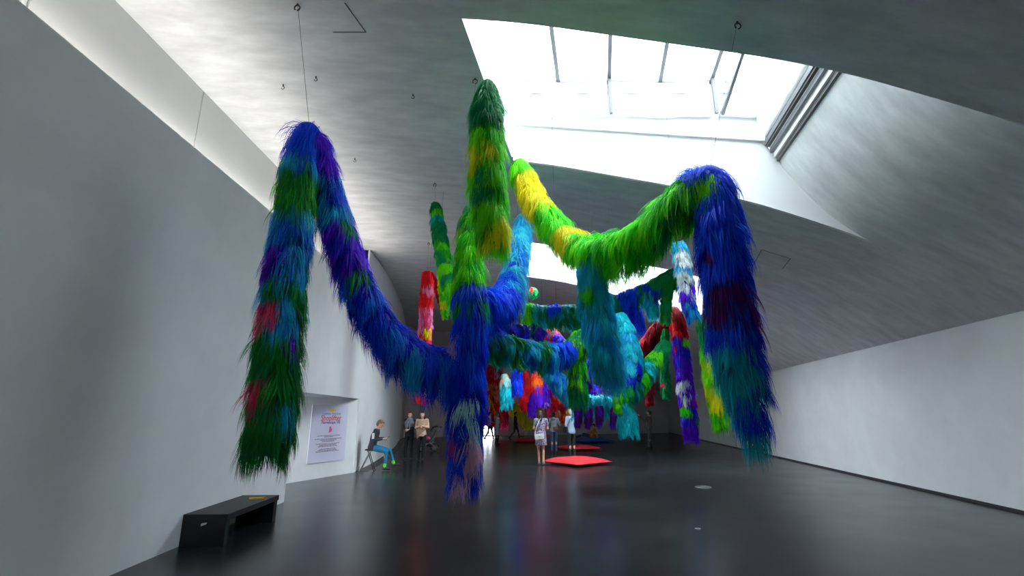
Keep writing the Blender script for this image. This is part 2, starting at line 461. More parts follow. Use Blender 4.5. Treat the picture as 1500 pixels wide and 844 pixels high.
# the linear lamp lying in the cove, an even run along the wall
for k in range(7):
    ya = Y0 + .1 + k * 3.05; yb = ya + 3.0; ym = (ya + yb) / 2
    nm = 'cove_lamp' if yb > 3.2 else 'cove_lamp_offscreen'
    ld = bpy.data.lights.new(nm, 'AREA'); ld.shape = 'RECTANGLE'; ld.size = .08; ld.size_y = yb - ya
    ld.energy = COVE_POWER * (yb - ya); ld.color = (1.0, .965, .92)
    lo = bpy.data.objects.new(nm, ld); col.objects.link(lo)
    lo.location = (Xl(ym) - .27, ym, zt_l(ym) - .07); lo.rotation_euler = (math.pi, math.radians(38), math.atan(.044))
# curved wall and far wall
cw = [(Xl(NY1), NY1), (-4.62, 17), (-4.92, 19.5), (-5.35, 22.5), (-6.0, 26.5), (-6.75, 30.5), (-7.4, 34), (-7.75, 36.6)]
def smooth_path(pts, n):
    pts = [np.array(p, float) for p in pts]; out = []
    for i in range(len(pts) - 1):
        p0 = pts[max(i - 1, 0)]; p1 = pts[i]; p2 = pts[i + 1]; p3 = pts[min(i + 2, len(pts) - 1)]
        for k in range(n):
            t = k / n
            out.append(.5 * (2 * p1 + (p2 - p0) * t + (2 * p0 - 5 * p1 + 4 * p2 - p3) * t * t + (3 * p1 - p0 - 3 * p2 + p3) * t ** 3))
    out.append(pts[-1]); return out
cp = smooth_path(cw, 6)
V = []; F = []
for p in cp:
    z1 = zc(p[0], p[1]) + .05
    V += [(p[0], p[1], 0), (p[0], p[1], z1), (p[0] - .2, p[1], 0), (p[0] - .2, p[1], z1)]
for i in range(len(cp) - 1):
    a = 4 * i; F += [(a, a + 1, a + 5, a + 4), (a + 2, a + 6, a + 7, a + 3), (a + 1, a + 3, a + 7, a + 5)]
F += [(0, 2, 3, 1)]
struct('wall_left_curved', V, F, M['plaster'], False)
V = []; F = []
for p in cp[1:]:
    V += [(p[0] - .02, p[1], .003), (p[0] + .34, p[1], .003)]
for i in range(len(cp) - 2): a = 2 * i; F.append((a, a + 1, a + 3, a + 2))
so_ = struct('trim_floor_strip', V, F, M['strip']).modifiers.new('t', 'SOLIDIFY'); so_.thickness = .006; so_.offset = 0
FW0 = np.array([-7.9, 36.4]); FW1 = np.array([Xr(46.5) + .3, 46.5])
WX0, WX1, WZ1 = -2.23, -1.35, 4.4                       # window behind the red curtain garlands
def fwall(X): return FW0 + (FW1 - FW0) * (X - FW0[0]) / (FW1[0] - FW0[0])
def fw_strip(V, F, xa, xb, n, z0):
    k0 = len(V)
    for i in range(n + 1):
        p = fwall(xa + (xb - xa) * i / n); z1 = zc(*p) + .1
        V += [(*p, z0), (*p, z1), (p[0], p[1] + .2, z0), (p[0], p[1] + .2, z1)]
    for i in range(n):
        a = k0 + 4 * i; F += [(a, a + 4, a + 5, a + 1), (a + 2, a + 3, a + 7, a + 6), (a, a + 2, a + 6, a + 4)]
    F += [(k0, k0 + 1, k0 + 3, k0 + 2), (k0 + 4 * n, k0 + 4 * n + 2, k0 + 4 * n + 3, k0 + 4 * n + 1)]
V = []; F = []
fw_strip(V, F, FW0[0], WX0, 8, 0); fw_strip(V, F, WX0, WX1, 2, WZ1); fw_strip(V, F, WX1, FW1[0], 16, 0)
struct('wall_far', V, F, M['plaster'])
pc = fwall((WX0 + WX1) / 2); fu = (FW1 - FW0) / np.linalg.norm(FW1 - FW0); fang = math.atan2(fu[1], fu[0])
fwid = np.linalg.norm(fwall(WX1) - fwall(WX0))
win = empty('window_3', (pc[0], pc[1] + .1, 0), fang, kind='structure')
for k in range(2):
    x0 = -fwid / 2 + .04 + k * (fwid - .04) / 2; x1 = x0 + fwid / 2 - .06
    for (z0, z1) in ((.06, 2.3), (2.36, WZ1 - .05)):
        MB().box((x0, -.008, z0), (x1, .008, z1)).build('pane', M['glass'], win)
for x in (-fwid / 2 + .02, 0, fwid / 2 - .02): MB().box((x - .03, -.04, 0), (x + .03, .04, WZ1)).build('mullion', M['alu'], win)
for z in (.03, 2.33, WZ1 - .025): MB().box((-fwid / 2, -.035, z - .03), (fwid / 2, .035, z + .03)).build('transom', M['alu'], win)
ld = bpy.data.lights.new('window_portal', 'AREA'); ld.shape = 'RECTANGLE'; ld.size = fwid; ld.size_y = WZ1; ld.cycles.is_portal = True
lo = bpy.data.objects.new('window_portal', ld); col.objects.link(lo); lo.location = (pc[0] - .22 * fu[1] * -1 * .0, pc[1] + .3, WZ1 / 2); lo.rotation_euler = (math.radians(90), 0, fang + math.pi)
b = MB(); b.hexa([(Xr(Y0), Y0, 0), (Xr(Y0) + .2, Y0, 0), (Xr(Y1) + .2, Y1, 0), (Xr(Y1), Y1, 0), (Xr(Y0), Y0, 3.22), (Xr(Y0) + .2, Y0, 3.22), (Xr(Y1) + .2, Y1, 3.22), (Xr(Y1), Y1, 3.22)])
tag(b.build('wall_right', M['plaster']), kind='structure')
b = MB(); b.hexa([(Xr(Y0) - .012, Y0, 0), (Xr(Y0) + .01, Y0, 0), (Xr(47) + .01, 47, 0), (Xr(47) - .012, 47, 0), (Xr(Y0) - .012, Y0, .05), (Xr(Y0) + .01, Y0, .05), (Xr(47) + .01, 47, .05), (Xr(47) - .012, 47, .05)])
tag(b.build('shadow_gap_right', M['strip']), kind='structure')  # dark strip colours in the shade of the gap at the wall foot
V = []; F = []
for i in range(25):
    x = -5.2 + i * (Xr(Y0) + .3 + 5.2) / 24; V += [(x, Y0, 0), (x, Y0, zc(x, Y0) + .1), (x, Y0 - .2, 0), (x, Y0 - .2, zc(x, Y0) + .1)]
for i in range(24): a = 4 * i; F += [(a, a + 1, a + 5, a + 4), (a + 2, a + 6, a + 7, a + 3)]
struct('wall_rear', V, F, M['plaster'])

# hatch outlines in the ceiling and covers in the floor
def on_ceiling(px, py):
    r = ray(px, py); lo, hi = 0.0005, 0.08
    for _ in range(50):
        t = (lo + hi) / 2; z = CAMZ + r[2] * t
        if z > zc(r[0] * t, r[1] * t): hi = t
        else: lo = t
    return Vector((r[0] * lo, r[1] * lo, CAMZ + r[2] * lo))
def hatch(c):
    q = [on_ceiling(*p) for p in c]; b = MB()
    for a, d in zip(q[:-1], q[1:]):
        n = 6
        for i in range(n):
            s = a.lerp(d, i / n); e = a.lerp(d, (i + 1) / n)
            s.z = zc(s.x, s.y) - .001; e.z = zc(e.x, e.y) - .001
            b.bar(s, e, .012, .006)
    o = b.build('hatch_seam', M['seam']); o.parent = ceiling
    return o
hatch([(505, 4), (536, 47), (488, 47)])
hatch([(1103, 389), (1116, 366), (1158, 379), (1146, 394)])

for (px, py, lab) in ((463, 112, 'small empty steel hook in the ceiling right beside the blue peak wire'), (605, 138, 'empty steel hook in the ceiling between the hatch outline and the skylight'),
                      (415, 124, 'small empty steel hook in the ceiling between the wall band and the blue peak wire'), (520, 232, 'tiny empty steel hook in the ceiling near the purple side of the blue peak')):
    a = on_ceiling(px, py); t = empty('ceiling_hook', tuple(a), 0, lab, 'hook', 'empty ceiling hooks')
    b = MB(); b.tube([(0, 0, .0), (0, 0, -.03)], .010, 8); b.build('base', M['wire'], t)
    b = MB(); b.tube([(.022 * math.sin(q), 0, -.05 + .022 * math.cos(q)) for q in np.linspace(0, 4.6, 10)], .005, 6); b.build('loop', M['wire'], t)

# ------------------------------------------------------------------ fur garlands
C = dict(blue=(2, 70, 232), deep=(10, 30, 190), navy=(10, 22, 120), royal=(4, 84, 240), steel=(16, 118, 220), cyan=(26, 168, 232), sky=(70, 195, 240),
         teal=(14, 168, 184), aqua=(26, 196, 212), pale=(165, 225, 225), white=(205, 212, 214), green=(6, 142, 48), forest=(6, 128, 70),
         emerald=(0, 150, 88), lime=(108, 226, 8), grass=(52, 190, 18), yellow=(255, 212, 8), gold=(255, 200, 10), orange=(255, 104, 16),
         red=(226, 8, 28), crimson=(160, 8, 30), maroon=(110, 14, 34), pink=(248, 70, 118), rose=(250, 140, 186), magenta=(226, 30, 140),
         purple=(84, 14, 186), violet=(104, 28, 214), plum=(84, 18, 104), blush=(238, 176, 196), peach=(250, 176, 150))
C = {k: np.array(srgb(*v)[:3]) for k, v in C.items()}

def fur_mesh(name, Vv, n, colr):
    """n strands of 9 vertices each (three quads and a tip)."""
    me = bpy.data.meshes.new(name)
    me.vertices.add(n * 9); me.vertices.foreach_set('co', Vv.reshape(-1).astype(np.float32))
    base = (np.arange(n) * 9)[:, None]
    quads = np.array([0, 1, 3, 2, 2, 3, 5, 4, 4, 5, 7, 6, 6, 7, 8])[None, :] + base
    me.loops.add(n * 15); me.loops.foreach_set('vertex_index', quads.reshape(-1).astype(np.int32))
    me.polygons.add(n * 4)
    st = (np.array([0, 4, 8, 12])[None, :] + (np.arange(n) * 15)[:, None]).reshape(-1)
    me.polygons.foreach_set('loop_start', st.astype(np.int32))
    me.polygons.foreach_set('use_smooth', np.ones(n * 4, bool))
    a = me.attributes.new('Col', 'FLOAT_COLOR', 'POINT')
    cc = np.ones((n, 9, 4), np.float32); cc[:, :, :3] = colr[:, None, :]
    a.data.foreach_set('color', cc.reshape(-1))
    me.update(calc_edges=True)
    return me

def unit(v): return v / np.maximum(np.linalg.norm(v, axis=-1, keepdims=True), 1e-9)
NSTRANDS = 0
def garland(label, pts, bands, patches=(), length=1.7, cover=4.6, wires=(), group=None, lock=0.5, core=0.74, hang=0.55, name='fur_garland', tier=.85):
    """pts: (px, py, Y, width px) control points; bands: (end index, 'colour+colour'); patches: (px, py, radius px, colour)."""
    global NSTRANDS
    cps = []
    for (px, py, Y, w) in pts:
        p = P(px, py, Y); cps.append([*p, .84 * w / 2 * pxsize(p)])
    cps = np.array(cps); nseg = len(cps) - 1; SUB = 14
    path = np.array(smooth_path(cps, SUB)); tt = np.linspace(0, nseg, len(path))
    ctr = path[:, :3]; R = path[:, 3]
    T = unit(np.gradient(ctr, axis=0))
    # parallel transport frame
    N = np.zeros_like(T); ref = np.array([0, -1.0, 0.02])
    for i in range(len(T)):
        ref = ref - T[i] * ref.dot(T[i]); ref /= np.linalg.norm(ref); N[i] = ref
    B = np.cross(T, N)
    sl = np.concatenate([[0], np.cumsum(np.linalg.norm(np.diff(ctr, axis=0), axis=1))])
    low = ctr[np.argmin(ctr[:, 2])]
    root = empty(name, tuple(low), 0, label, 'fur garland', group)
    o0 = low
    # patches in world space
    pw = []
    for (px, py, r, c) in patches:
        # centre on the camera side of the nearest path point
        best = None
        for i in range(0, len(ctr)):
            q = P(px, py, ctr[i, 1]); d = np.linalg.norm(q - ctr[i])
            if best is None or d < best[0]: best = (d, i)
        i = best[1]; q = P(px, py, ctr[i, 1])
        off = q - ctr[i]; off -= T[i] * off.dot(T[i]) * 0
        l = min(np.linalg.norm(off), R[i] * .98)
        tocam = unit(np.array([0, 0, CAMZ]) - ctr[i])
        q = ctr[i] + off / max(np.linalg.norm(off), 1e-6) * l * .8 + tocam * math.sqrt(max(0, (R[i] * .9) ** 2 - (l * .8) ** 2)) * .8
        pw.append((q, r * pxsize(q), c))
    names = [b[1] for b in bands]; ends = np.array([b[0] for b in bands])
    # core tube, one object, coloured like the hair it carries
    nr = 12
    Vc = []; Cc = []
    for i in range(len(ctr)):
        k = min(int(np.searchsorted(ends, tt[i])), len(ends) - 1)
        c0 = C[names[k].split('+')[0]]
        f = core * (0.5 if i in (0, len(ctr) - 1) else 1)
        for k in range(nr):
            a = 2 * math.pi * k / nr
            Vc.append(ctr[i] + (N[i] * math.cos(a) + B[i] * math.sin(a)) * R[i] * f - o0); Cc.append((*c0, 1))
    Fc = [(i * nr + k, i * nr + (k + 1) % nr, (i + 1) * nr + (k + 1) % nr, (i + 1) * nr + k) for i in range(len(ctr) - 1) for k in range(nr)]
    Fc += [tuple(range(nr))[::-1], tuple((len(ctr) - 1) * nr + k for k in range(nr))]
    me = mesh_of('core', Vc, Fc); at = me.attributes.new('Col', 'FLOAT_COLOR', 'POINT')
    at.data.foreach_set('color', np.array(Cc, np.float32).reshape(-1))
    link('core', me, M['fur'], root, True)
    # locks
    Rm = float(R.mean()); Ym = float(ctr[:, 1].mean())
    ls = lock * Rm
    area_w = R / R.sum()
    area = float(np.trapz(2 * np.pi * R, sl))
    nl = max(14, int(area / (ls * ls) * 1.9))
    cdf = np.cumsum(R * np.gradient(sl)); cdf = (cdf - cdf[0]) / (cdf[-1] - cdf[0])
    lt = np.interp(np.sort(rng.random(nl)), cdf, tt)
    lphi = rng.random(nl) * 2 * np.pi
    # the hair is sewn on in overlapping tiers
    tsp = 1.1 * Rm; ss = np.interp(lt, tt, sl)
    q_ = (np.floor(ss / tsp) + .5 + .22 * np.sin(2 * lphi + 1.7 * np.floor(ss / tsp)) + rng.normal(0, .10, nl)) * tsp
    lt = np.interp(ss + (q_ - ss) * (tier if Ym < 7 else .45), sl, tt)
    sw = 0.0072 * (Ym / 5) ** 0.95
    L0 = length * Rm
    S = int(max(6, cover * area / (L0 * sw * .5) / nl))
    def at_t(t):
        return [np.stack([np.interp(t, tt, A[:, k]) for k in range(3)], -1) for A in (ctr, T, N, B)] + [np.interp(t, tt, R)]
    dens = np.interp(tt, tt, np.gradient(sl, tt)) + 1e-6          # metres per index unit
    c_, T_, N_, B_, R_ = at_t(lt)
    nlk = unit(N_ * np.cos(lphi)[:, None] + B_ * np.sin(lphi)[:, None])
    rootp = c_ + nlk * R_[:, None] * .8
    # colour and part of every lock
    part = np.searchsorted(ends, lt + rng.normal(0, .05, nl)).clip(0, len(ends) - 1)
    lcol = np.zeros((nl, 3))
    for i in range(nl):
        opts = names[part[i]].split('+')
        # neighbouring locks tend to share a colour
        h = int((math.sin(math.floor(lt[i] * 3.1) * 12.9 + math.floor(lphi[i] * .9) * 78.2) * 43758.5) % 1 * len(opts)) if rng.random() < .75 else rng.integers(len(opts))
        lcol[i] = C[opts[h]]
    for k, (q, r, cname) in enumerate(pw):
        sel = np.linalg.norm((rootp - q) * np.array([1, 1, .8]), axis=1) < r * 1.05
        part[sel] = len(ends) + k
        lcol[sel] = C[cname]
    lcol *= rng.uniform(.84, 1.16, (nl, 1))
    Ll = L0 * rng.uniform(.65, 1.3, nl)
    # strands
    n = nl * S
    rep = lambda a: np.repeat(a, S, axis=0)
    met = np.interp(lt, tt, dens)
    st = (rep(lt) + rng.normal(0, .55, n) * ls / rep(met)).clip(0, nseg)
    sph = rep(lphi) + rng.normal(0, .55, n) * ls / rep(R_)
    c_, T_, N_, B_, Rs = at_t(st)
    nn = unit(N_ * np.cos(sph)[:, None] + B_ * np.sin(sph)[:, None])
    p = c_ + nn * (Rs * core * .96)[:, None]
    g = np.array([0, 0, -1.0])
    nl_ = rep(nlk)
    flow = g - nl_ * (nl_ @ g)[:, None]; fl = np.linalg.norm(flow, axis=1, keepdims=True)
    flow = flow / np.maximum(fl, .25)
    jit = rep(rng.normal(0, .19, (nl, 3))) + rng.normal(0, .05, (n, 3))
    Ls = rep(Ll) * rng.uniform(.72, 1.12, n)
    # long drapes under horizontal runs
    horiz = 1 - np.abs(T_[:, 2]); under = np.clip(-nl_[:, 2], 0, 1)
    Ls = Ls * (1 + hang * horiz * under)
    stepL = Ls / 4
    lockc = rep(rootp)
    pts_ = [p]
    cur = p.copy()
    for k in range(4):
        f = k / 3
        d = nn * (.55 - .68 * f) + flow * (.55 + .35 * f) + g * (.12 + .75 * f) + jit * (.5 + .5 * f)
        d = unit(d)
        cur = cur + d * stepL[:, None]
        # gather towards the middle of the lock
        mid = lockc + (cur - lockc)
        pts_.append(cur.copy())
    pts_ = np.stack(pts_, 1)                                         # n,5,3
    off = (p - rep(c_.reshape(nl, S, 3).mean(1) * 0 + p.reshape(nl, S, 3).mean(1)))
    gat = np.array([0, .12, .36, .62, .82])
    pts_ -= off[:, None, :] * gat[None, :, None]
    tan = unit(np.gradient(pts_, axis=1))
    side = unit(np.cross(tan, nn[:, None, :] + rng.normal(0, .35, (n, 1, 3))))
    wd = sw * rng.uniform(.6, 1.3, n)[:, None] * np.array([.8, 1, .85, .5])[None, :]
    Vv = np.zeros((n, 9, 3))
    for k in range(4):
        Vv[:, 2 * k] = pts_[:, k] - side[:, k] * wd[:, k, None] * .5
        Vv[:, 2 * k + 1] = pts_[:, k] + side[:, k] * wd[:, k, None] * .5
    Vv[:, 8] = pts_[:, 4]
    Vv -= o0
    scol = rep(lcol) * rng.uniform(.9, 1.1, (n, 1))
    scol = (scol * 1.5).clip(0, .97)
    spart = rep(part)
    NSTRANDS += n
    for k in np.unique(part):
        m = spart == k
        nm = 'fur_band' if k < len(ends) else 'fur_tuft'
        link(nm, fur_mesh(nm, Vv[m], int(m.sum()), scol[m]), M['fur'], root)
    auto = not wires
    if wires == 'held': wires = []                       # sewn to another garland
    elif not wires:
        wires = [(int(np.argmax(ctr[:, 2])) / SUB, None)]
    # suspension wires: (control index, wire top px or None)
    for (ci, topz) in wires:
        i = int(round(ci * SUB)); i = min(i, len(ctr) - 1)
        a = ctr[i] + np.array([0, 0, R[i] * .5])
        if topz is None:
            tpt = np.array([a[0], a[1], zc(a[0], a[1])])
            for w in WELLS:
                if w[0] < a[1] < w[1] and hole(a[1], w, 0) < a[0] < hole(a[1], w, 1): tpt[2] = WELLTOP[w] + .01
        elif isinstance(topz, tuple): tpt = np.array(on_ceiling(*topz))
        b = MB(); b.tube([a - o0, tpt - o0], .0022 if not auto else .0012 + .00005 * a[1], 6); b.build('hanging_wire', M['wire'], root)
        if auto: continue
        b = MB(); e = tpt - o0
        b.tube([e + np.array([.03 * math.sin(q) , 0, -.05 - .035 * math.cos(q)]) for q in np.linspace(0, 5.6, 12)], .007, 6)
        b.tube([e + np.array([0, 0, -.02]), e + np.array([0, 0, .02])], .012, 8)
        b.build('eye_hook', M['wire'], root)
    return root

g1 = 'near fur garlands over the open floor'
garland('long garland with green-tipped leg beside the bench, blue peak, and blue swag', [
    (388, 664, 5.0, 60), (399, 610, 5.0, 78), (405, 545, 5.0, 78), (411, 475, 5.0, 72), (420, 405, 5.0, 68), (429, 335, 5.0, 64), (436, 270, 5.0, 60), (443, 212, 5.0, 54),
    (453, 193, 5.06, 44), (470, 228, 5.15, 42), (483, 285, 5.25, 46), (504, 360, 5.3, 50), (533, 432, 5.35, 52), (573, 494, 5.35, 58), (618, 528, 5.35, 60), (664, 540, 5.35, 58)],
    [(2.6, 'green+forest'), (3.6, 'green+forest'), (4.15, 'green+cyan+forest'), (4.5, 'cyan+steel'), (4.75, 'cyan+purple'), (5.4, 'cyan+steel'), (6.35, 'green+grass+green'), (6.6, 'cyan+green'),
     (8.0, 'royal+blue'), (8.7, 'royal+violet'), (9.4, 'violet+deep'), (10.2, 'royal+cyan+deep'), (11.4, 'deep+purple+violet'), (12.0, 'deep+blue+steel'), (13.0, 'blue+steel+deep'), (14.0, 'steel+blue+deep'), (15, 'blue+steel')],
    [(390, 448, 17, 'pink'), (379, 563, 16, 'pink'), (425, 597, 12, 'cyan'), (438, 492, 9, 'purple'), (402, 372, 18, 'purple'), (402, 475, 10, 'cyan'), (431, 470, 12, 'cyan'), (430, 438, 12, 'cyan'), (398, 425, 10, 'cyan'),
     (456, 300, 12, 'sky'), (425, 318, 14, 'steel'), (509, 322, 9, 'emerald'), (495, 303, 13, 'cyan'), (481, 222, 12, 'violet'), (545, 455, 12, 'cyan'), (530, 395, 9, 'green'), (600, 525, 14, 'cyan'), (565, 500, 12, 'deep')],
    wires=[(7.9, (436, 6))], group=g1)
garland('blue column with a blush pink tip hanging in the middle of the hall', [
    (679, 705, 5.3, 42), (681, 655, 5.3, 54), (684, 600, 5.3, 56), (686, 545, 5.3, 54), (688, 490, 5.3, 54), (690, 440, 5.3, 58), (687, 395, 5.4, 50), (689, 350, 5.5, 40), (692, 305, 5.7, 30)],
    [(.35, 'blue+blush'), (1.6, 'blue+royal+deep'), (4.6, 'blue+deep+royal'), (5.5, 'blue+emerald+royal'), (6.2, 'grass+emerald+lime'), (7.1, 'lime+grass'), (8, 'emerald+lime')],
    [(684, 600, 14, 'pale'), (694, 652, 15, 'blush'), (665, 640, 8, 'pink'), (683, 738, 15, 'blush'), (662, 505, 12, 'blush')], wires=[(7.9, None)], group=g1)
garland('lime pendant with dark green top and yellow tufts below the skylight', [
    (724, 358, 4.9, 44), (717, 305, 4.9, 60), (714, 255, 4.9, 58), (712, 205, 4.9, 56), (713, 165, 4.95, 54), (714, 138, 5.0, 42), (715, 118, 5.0, 16)],
    [(.7, 'lime+grass'), (1.6, 'lime+grass'), (2.1, 'lime+emerald'), (3.45, 'lime+grass'), (6, 'emerald+forest')],
    [(733, 335, 21, 'yellow'), (691, 222, 14, 'yellow'), (719, 213, 9, 'yellow'), (704, 272, 13, 'emerald')], wires=[(5.9, None)], group=g1)
garland('lime and yellow swag rising to a blue peak with a long blue column', [
    (757, 238, 7.4, 30), (772, 268, 7.3, 36), (786, 298, 7.1, 42), (812, 328, 6.8, 42), (838, 355, 6.4, 44), (870, 368, 6.0, 50), (910, 358, 5.7, 54), (950, 338, 5.4, 58), (990, 300, 5.15, 60),
    (1020, 268, 5.05, 56), (1042, 262, 5.0, 58), (1052, 310, 4.95, 74), (1060, 380, 4.9, 80), (1068, 450, 4.9, 84), (1078, 515, 4.9, 82), (1092, 575, 4.9, 60), (1102, 622, 4.9, 34), (1108, 652, 4.9, 14)],
    [(.6, 'grass+lime'), (2.3, 'gold+yellow'), (3.5, 'grass+lime'), (4.15, 'yellow+gold'), (4.9, 'lime+grass'), (6.6, 'lime+grass'), (7.6, 'lime+grass+lime'), (8.8, 'lime+grass+forest'), (9.4, 'royal+lime'), (10.4, 'royal+blue'), (11.6, 'blue+royal'),
     (12.6, 'blue+deep+royal'), (13.3, 'blue+plum+deep'), (14.4, 'blue+deep+royal'), (15.2, 'blue+teal+deep'), (17, 'teal+blue+teal')],
    [(1035, 268, 14, 'lime'), (1018, 370, 13, 'plum'), (1058, 432, 22, 'plum'), (1085, 425, 14, 'plum'), (1062, 535, 36, 'teal'), (985, 330, 14, 'emerald'), (1045, 565, 20, 'teal'), (1010, 262, 13, 'royal'), (1108, 640, 14, 'teal')],
    wires=[(9.9, (1080, 32)), (3.0, None)], group=g1, hang=.6)
garland('broad turquoise drape falling from the lime swag', [
    (863, 372, 6.0, 38), (866, 405, 6.0, 50), (872, 445, 6.0, 54), (880, 490, 6.0, 56), (890, 530, 6.0, 50), (898, 558, 6.0, 34)],
    [(.8, 'teal+cyan'), (5, 'teal+cyan+aqua')], [(860, 420, 8, 'grass'), (885, 380, 10, 'lime')], wires='held', group=g1, length=1.5)
garland('cyan tube curling down from a peak beside the lime pendant into a blue hollow', [
    (769, 318, 9.0, 24), (763, 345, 8.6, 32), (757, 380, 8.0, 36), (750, 412, 7.4, 42), (738, 438, 6.6, 46), (718, 448, 6.0, 48), (700, 430, 5.6, 46)],
    [(1.6, 'sky+cyan'), (3.0, 'cyan+sky+steel'), (3.8, 'sky+cyan+royal'), (4.6, 'royal+blue'), (6, 'blue+royal')], [(752, 392, 7, 'blue'), (760, 425, 8, 'sky')], wires=[(0.1, None)], group=g1)
g2 = 'fur garlands hanging in the middle of the hall'
garland('green tube with lime stripes twisting down from a hook in the plaster ceiling', [
    (637, 298, 9.4, 18), (641, 325, 9.3, 24), (647, 360, 9.1, 27), (654, 395, 8.9, 28), (663, 425, 8.6, 29), (671, 455, 8.3, 28)],
    [(.45, 'emerald+forest'), (.8, 'lime+grass'), (1.1, 'teal+emerald'), (1.9, 'emerald+forest'), (2.2, 'grass+lime'), (2.8, 'emerald+grass'), (3.3, 'lime'), (3.7, 'emerald'), (5, 'lime+grass')],
    wires=[(0.05, (637, 268))], group=g2, length=1.15)
garland('lime rope hanging behind the striped green tube', [(645, 395, 9.6, 12), (648, 430, 9.6, 14), (652, 465, 9.6, 12)], [(2, 'lime+grass+yellow')], group=g2, length=.9, name='fur_rope')
garland('red and pink pendant with yellow tufts beyond the two women', [
    (618, 585, 13.5, 20), (620, 555, 13.5, 22), (622, 520, 13.5, 21), (623, 485, 13.5, 21), (624, 450, 13.5, 22), (626, 420, 13.5, 22), (626, 398, 13.5, 17)],
    [(1.6, 'red'), (2.2, 'red+pink'), (2.9, 'red+magenta'), (4.1, 'rose+pink'), (4.7, 'red'), (5.1, 'rose+red'), (6, 'red')],
    [(628, 508, 6, 'yellow'), (615, 500, 5, 'yellow'), (626, 485, 5, 'yellow'), (624, 573, 5, 'rose')], wires=[(5.9, None)], group=g2, length=1.35)
garland('thin crimson strand hanging beside the red and pink pendant', [(648, 452, 14, 7), (643, 432, 14, 9), (637, 412, 14, 9), (630, 400, 14, 9)], [(3, 'crimson+red')], group=g2, length=1.6, name='fur_strand')
garland('green and blue horizontal swag between the blue column and lime pendant', [
    (706, 500, 7.0, 36), (735, 505, 7.3, 40), (765, 512, 7.6, 40), (795, 518, 7.8, 40), (822, 516, 8.0, 38), (848, 500, 8.2, 32), (872, 478, 8.4, 24)],
    [(.9, 'forest+emerald'), (1.4, 'teal+cyan'), (1.9, 'forest+emerald'), (2.6, 'steel+teal'), (3.2, 'forest+teal'), (3.6, 'steel+cyan'), (4.6, 'blue+steel'), (5.3, 'lime+forest'), (6, 'emerald+grass')],
    [(748, 545, 7, 'lime'), (795, 545, 7, 'grass'), (750, 500, 9, 'emerald'), (775, 510, 10, 'cyan')], group=g2, hang=.5, length=1.2)
garland('lime and green pendant dropping from the end of the horizontal swag', [
    (847, 588, 8.3, 24), (846, 556, 8.3, 34), (846, 525, 8.3, 28), (845, 502, 8.3, 22), (845, 485, 8.3, 16)],
    [(.9, 'forest+emerald'), (2.4, 'grass+lime+forest'), (3.2, 'lime+grass'), (4, 'lime')], wires='held', group=g2, length=1.7)
garland('green garland with blue and turquoise drapes strung below the roof light', [
    (764, 452, 11.5, 24), (785, 456, 11.5, 25), (815, 457, 11.5, 27), (845, 458, 11.5, 28), (880, 452, 11.5, 28), (915, 438, 11.2, 28), (950, 424, 11.0, 28), (980, 408, 10.8, 30), (1000, 398, 10.8, 28)],
    [(.8, 'grass+lime'), (1.4, 'teal+forest'), (2.0, 'emerald+cyan'), (2.7, 'forest+teal'), (4.2, 'forest+emerald'), (4.8, 'forest+emerald'), (5.3, 'blue+deep'), (6.2, 'green+teal+blue'), (8, 'green+emerald')],
    [(812, 446, 9, 'blue'), (800, 470, 7, 'teal'), (925, 432, 10, 'blue'), (962, 425, 7, 'blue'), (955, 450, 10, 'aqua'), (930, 460, 10, 'blue')], wires=[(2, None), (4, None)], group=g2, hang=.8, length=1.3)
garland('blue fringed pendant below the green garland near the red peak', [(932, 478, 11.2, 24), (930, 466, 11.2, 28), (928, 450, 11.2, 24)], [(2, 'blue+deep')], wires='held', group=g2, name='fur_pendant')
garland('turquoise fringed pendant between the blue fringe and the red peak', [(957, 462, 11.1, 18), (956, 447, 11.1, 20), (956, 435, 11.1, 16)], [(2, 'aqua+teal')], wires='held', group=g2, name='fur_pendant', length=1.5)
garland('green drape hanging from the garland end beside the red peak', [(975, 468, 10.9, 14), (976, 445, 10.9, 17), (978, 420, 10.9, 18)], [(2, 'emerald+green')], wires='held', group=g2, name='fur_pendant', length=1.6)
garland('turquoise coil ending in a bulb with a green collar near the photographing man', [
    (904, 462, 8.6, 36), (916, 490, 8.5, 42), (924, 520, 8.4, 44), (926, 545, 8.3, 38), (918, 568, 8.2, 30), (916, 592, 8.2, 30), (919, 614, 8.2, 42), (920, 634, 8.2, 38)],
    [(2.7, 'aqua+cyan+teal'), (3.4, 'teal+aqua'), (3.9, 'teal+deep'), (4.6, 'grass+emerald'), (5.1, 'teal+emerald'), (7, 'aqua+teal')], [(928, 470, 8, 'sky'), (908, 560, 8, 'emerald'), (935, 548, 7, 'deep')], group=g2, length=.75, hang=.2)
garland('lime strand hanging beside the turquoise coil', [(905, 600, 8.0, 9), (904, 575, 8.0, 14), (902, 555, 8.0, 12)], [(2, 'lime+grass')], wires='held', group=g2, length=1.8, name='fur_strand')
garland('emerald and lime braided arm reaching from the turquoise coil', [
    (922, 575, 8.9, 26), (938, 560, 9.2, 28), (950, 540, 9.5, 30), (963, 522, 9.8, 28), (976, 503, 10.0, 22)],
    [(.7, 'teal+emerald'), (1.5, 'grass+emerald'), (2.1, 'teal+aqua'), (2.6, 'emerald+lime'), (3.2, 'lime+emerald'), (4, 'emerald')], group=g2, length=1.15)
garland('lime band curving around the upper side of the turquoise coil', [(915, 470, 8.85, 12), (927, 495, 8.8, 14), (936, 525, 8.75, 14), (941, 545, 8.8, 12)], [(1.5, 'lime+forest'), (3, 'grass+emerald')], wires='held', group=g2, length=.9, name='fur_rope')
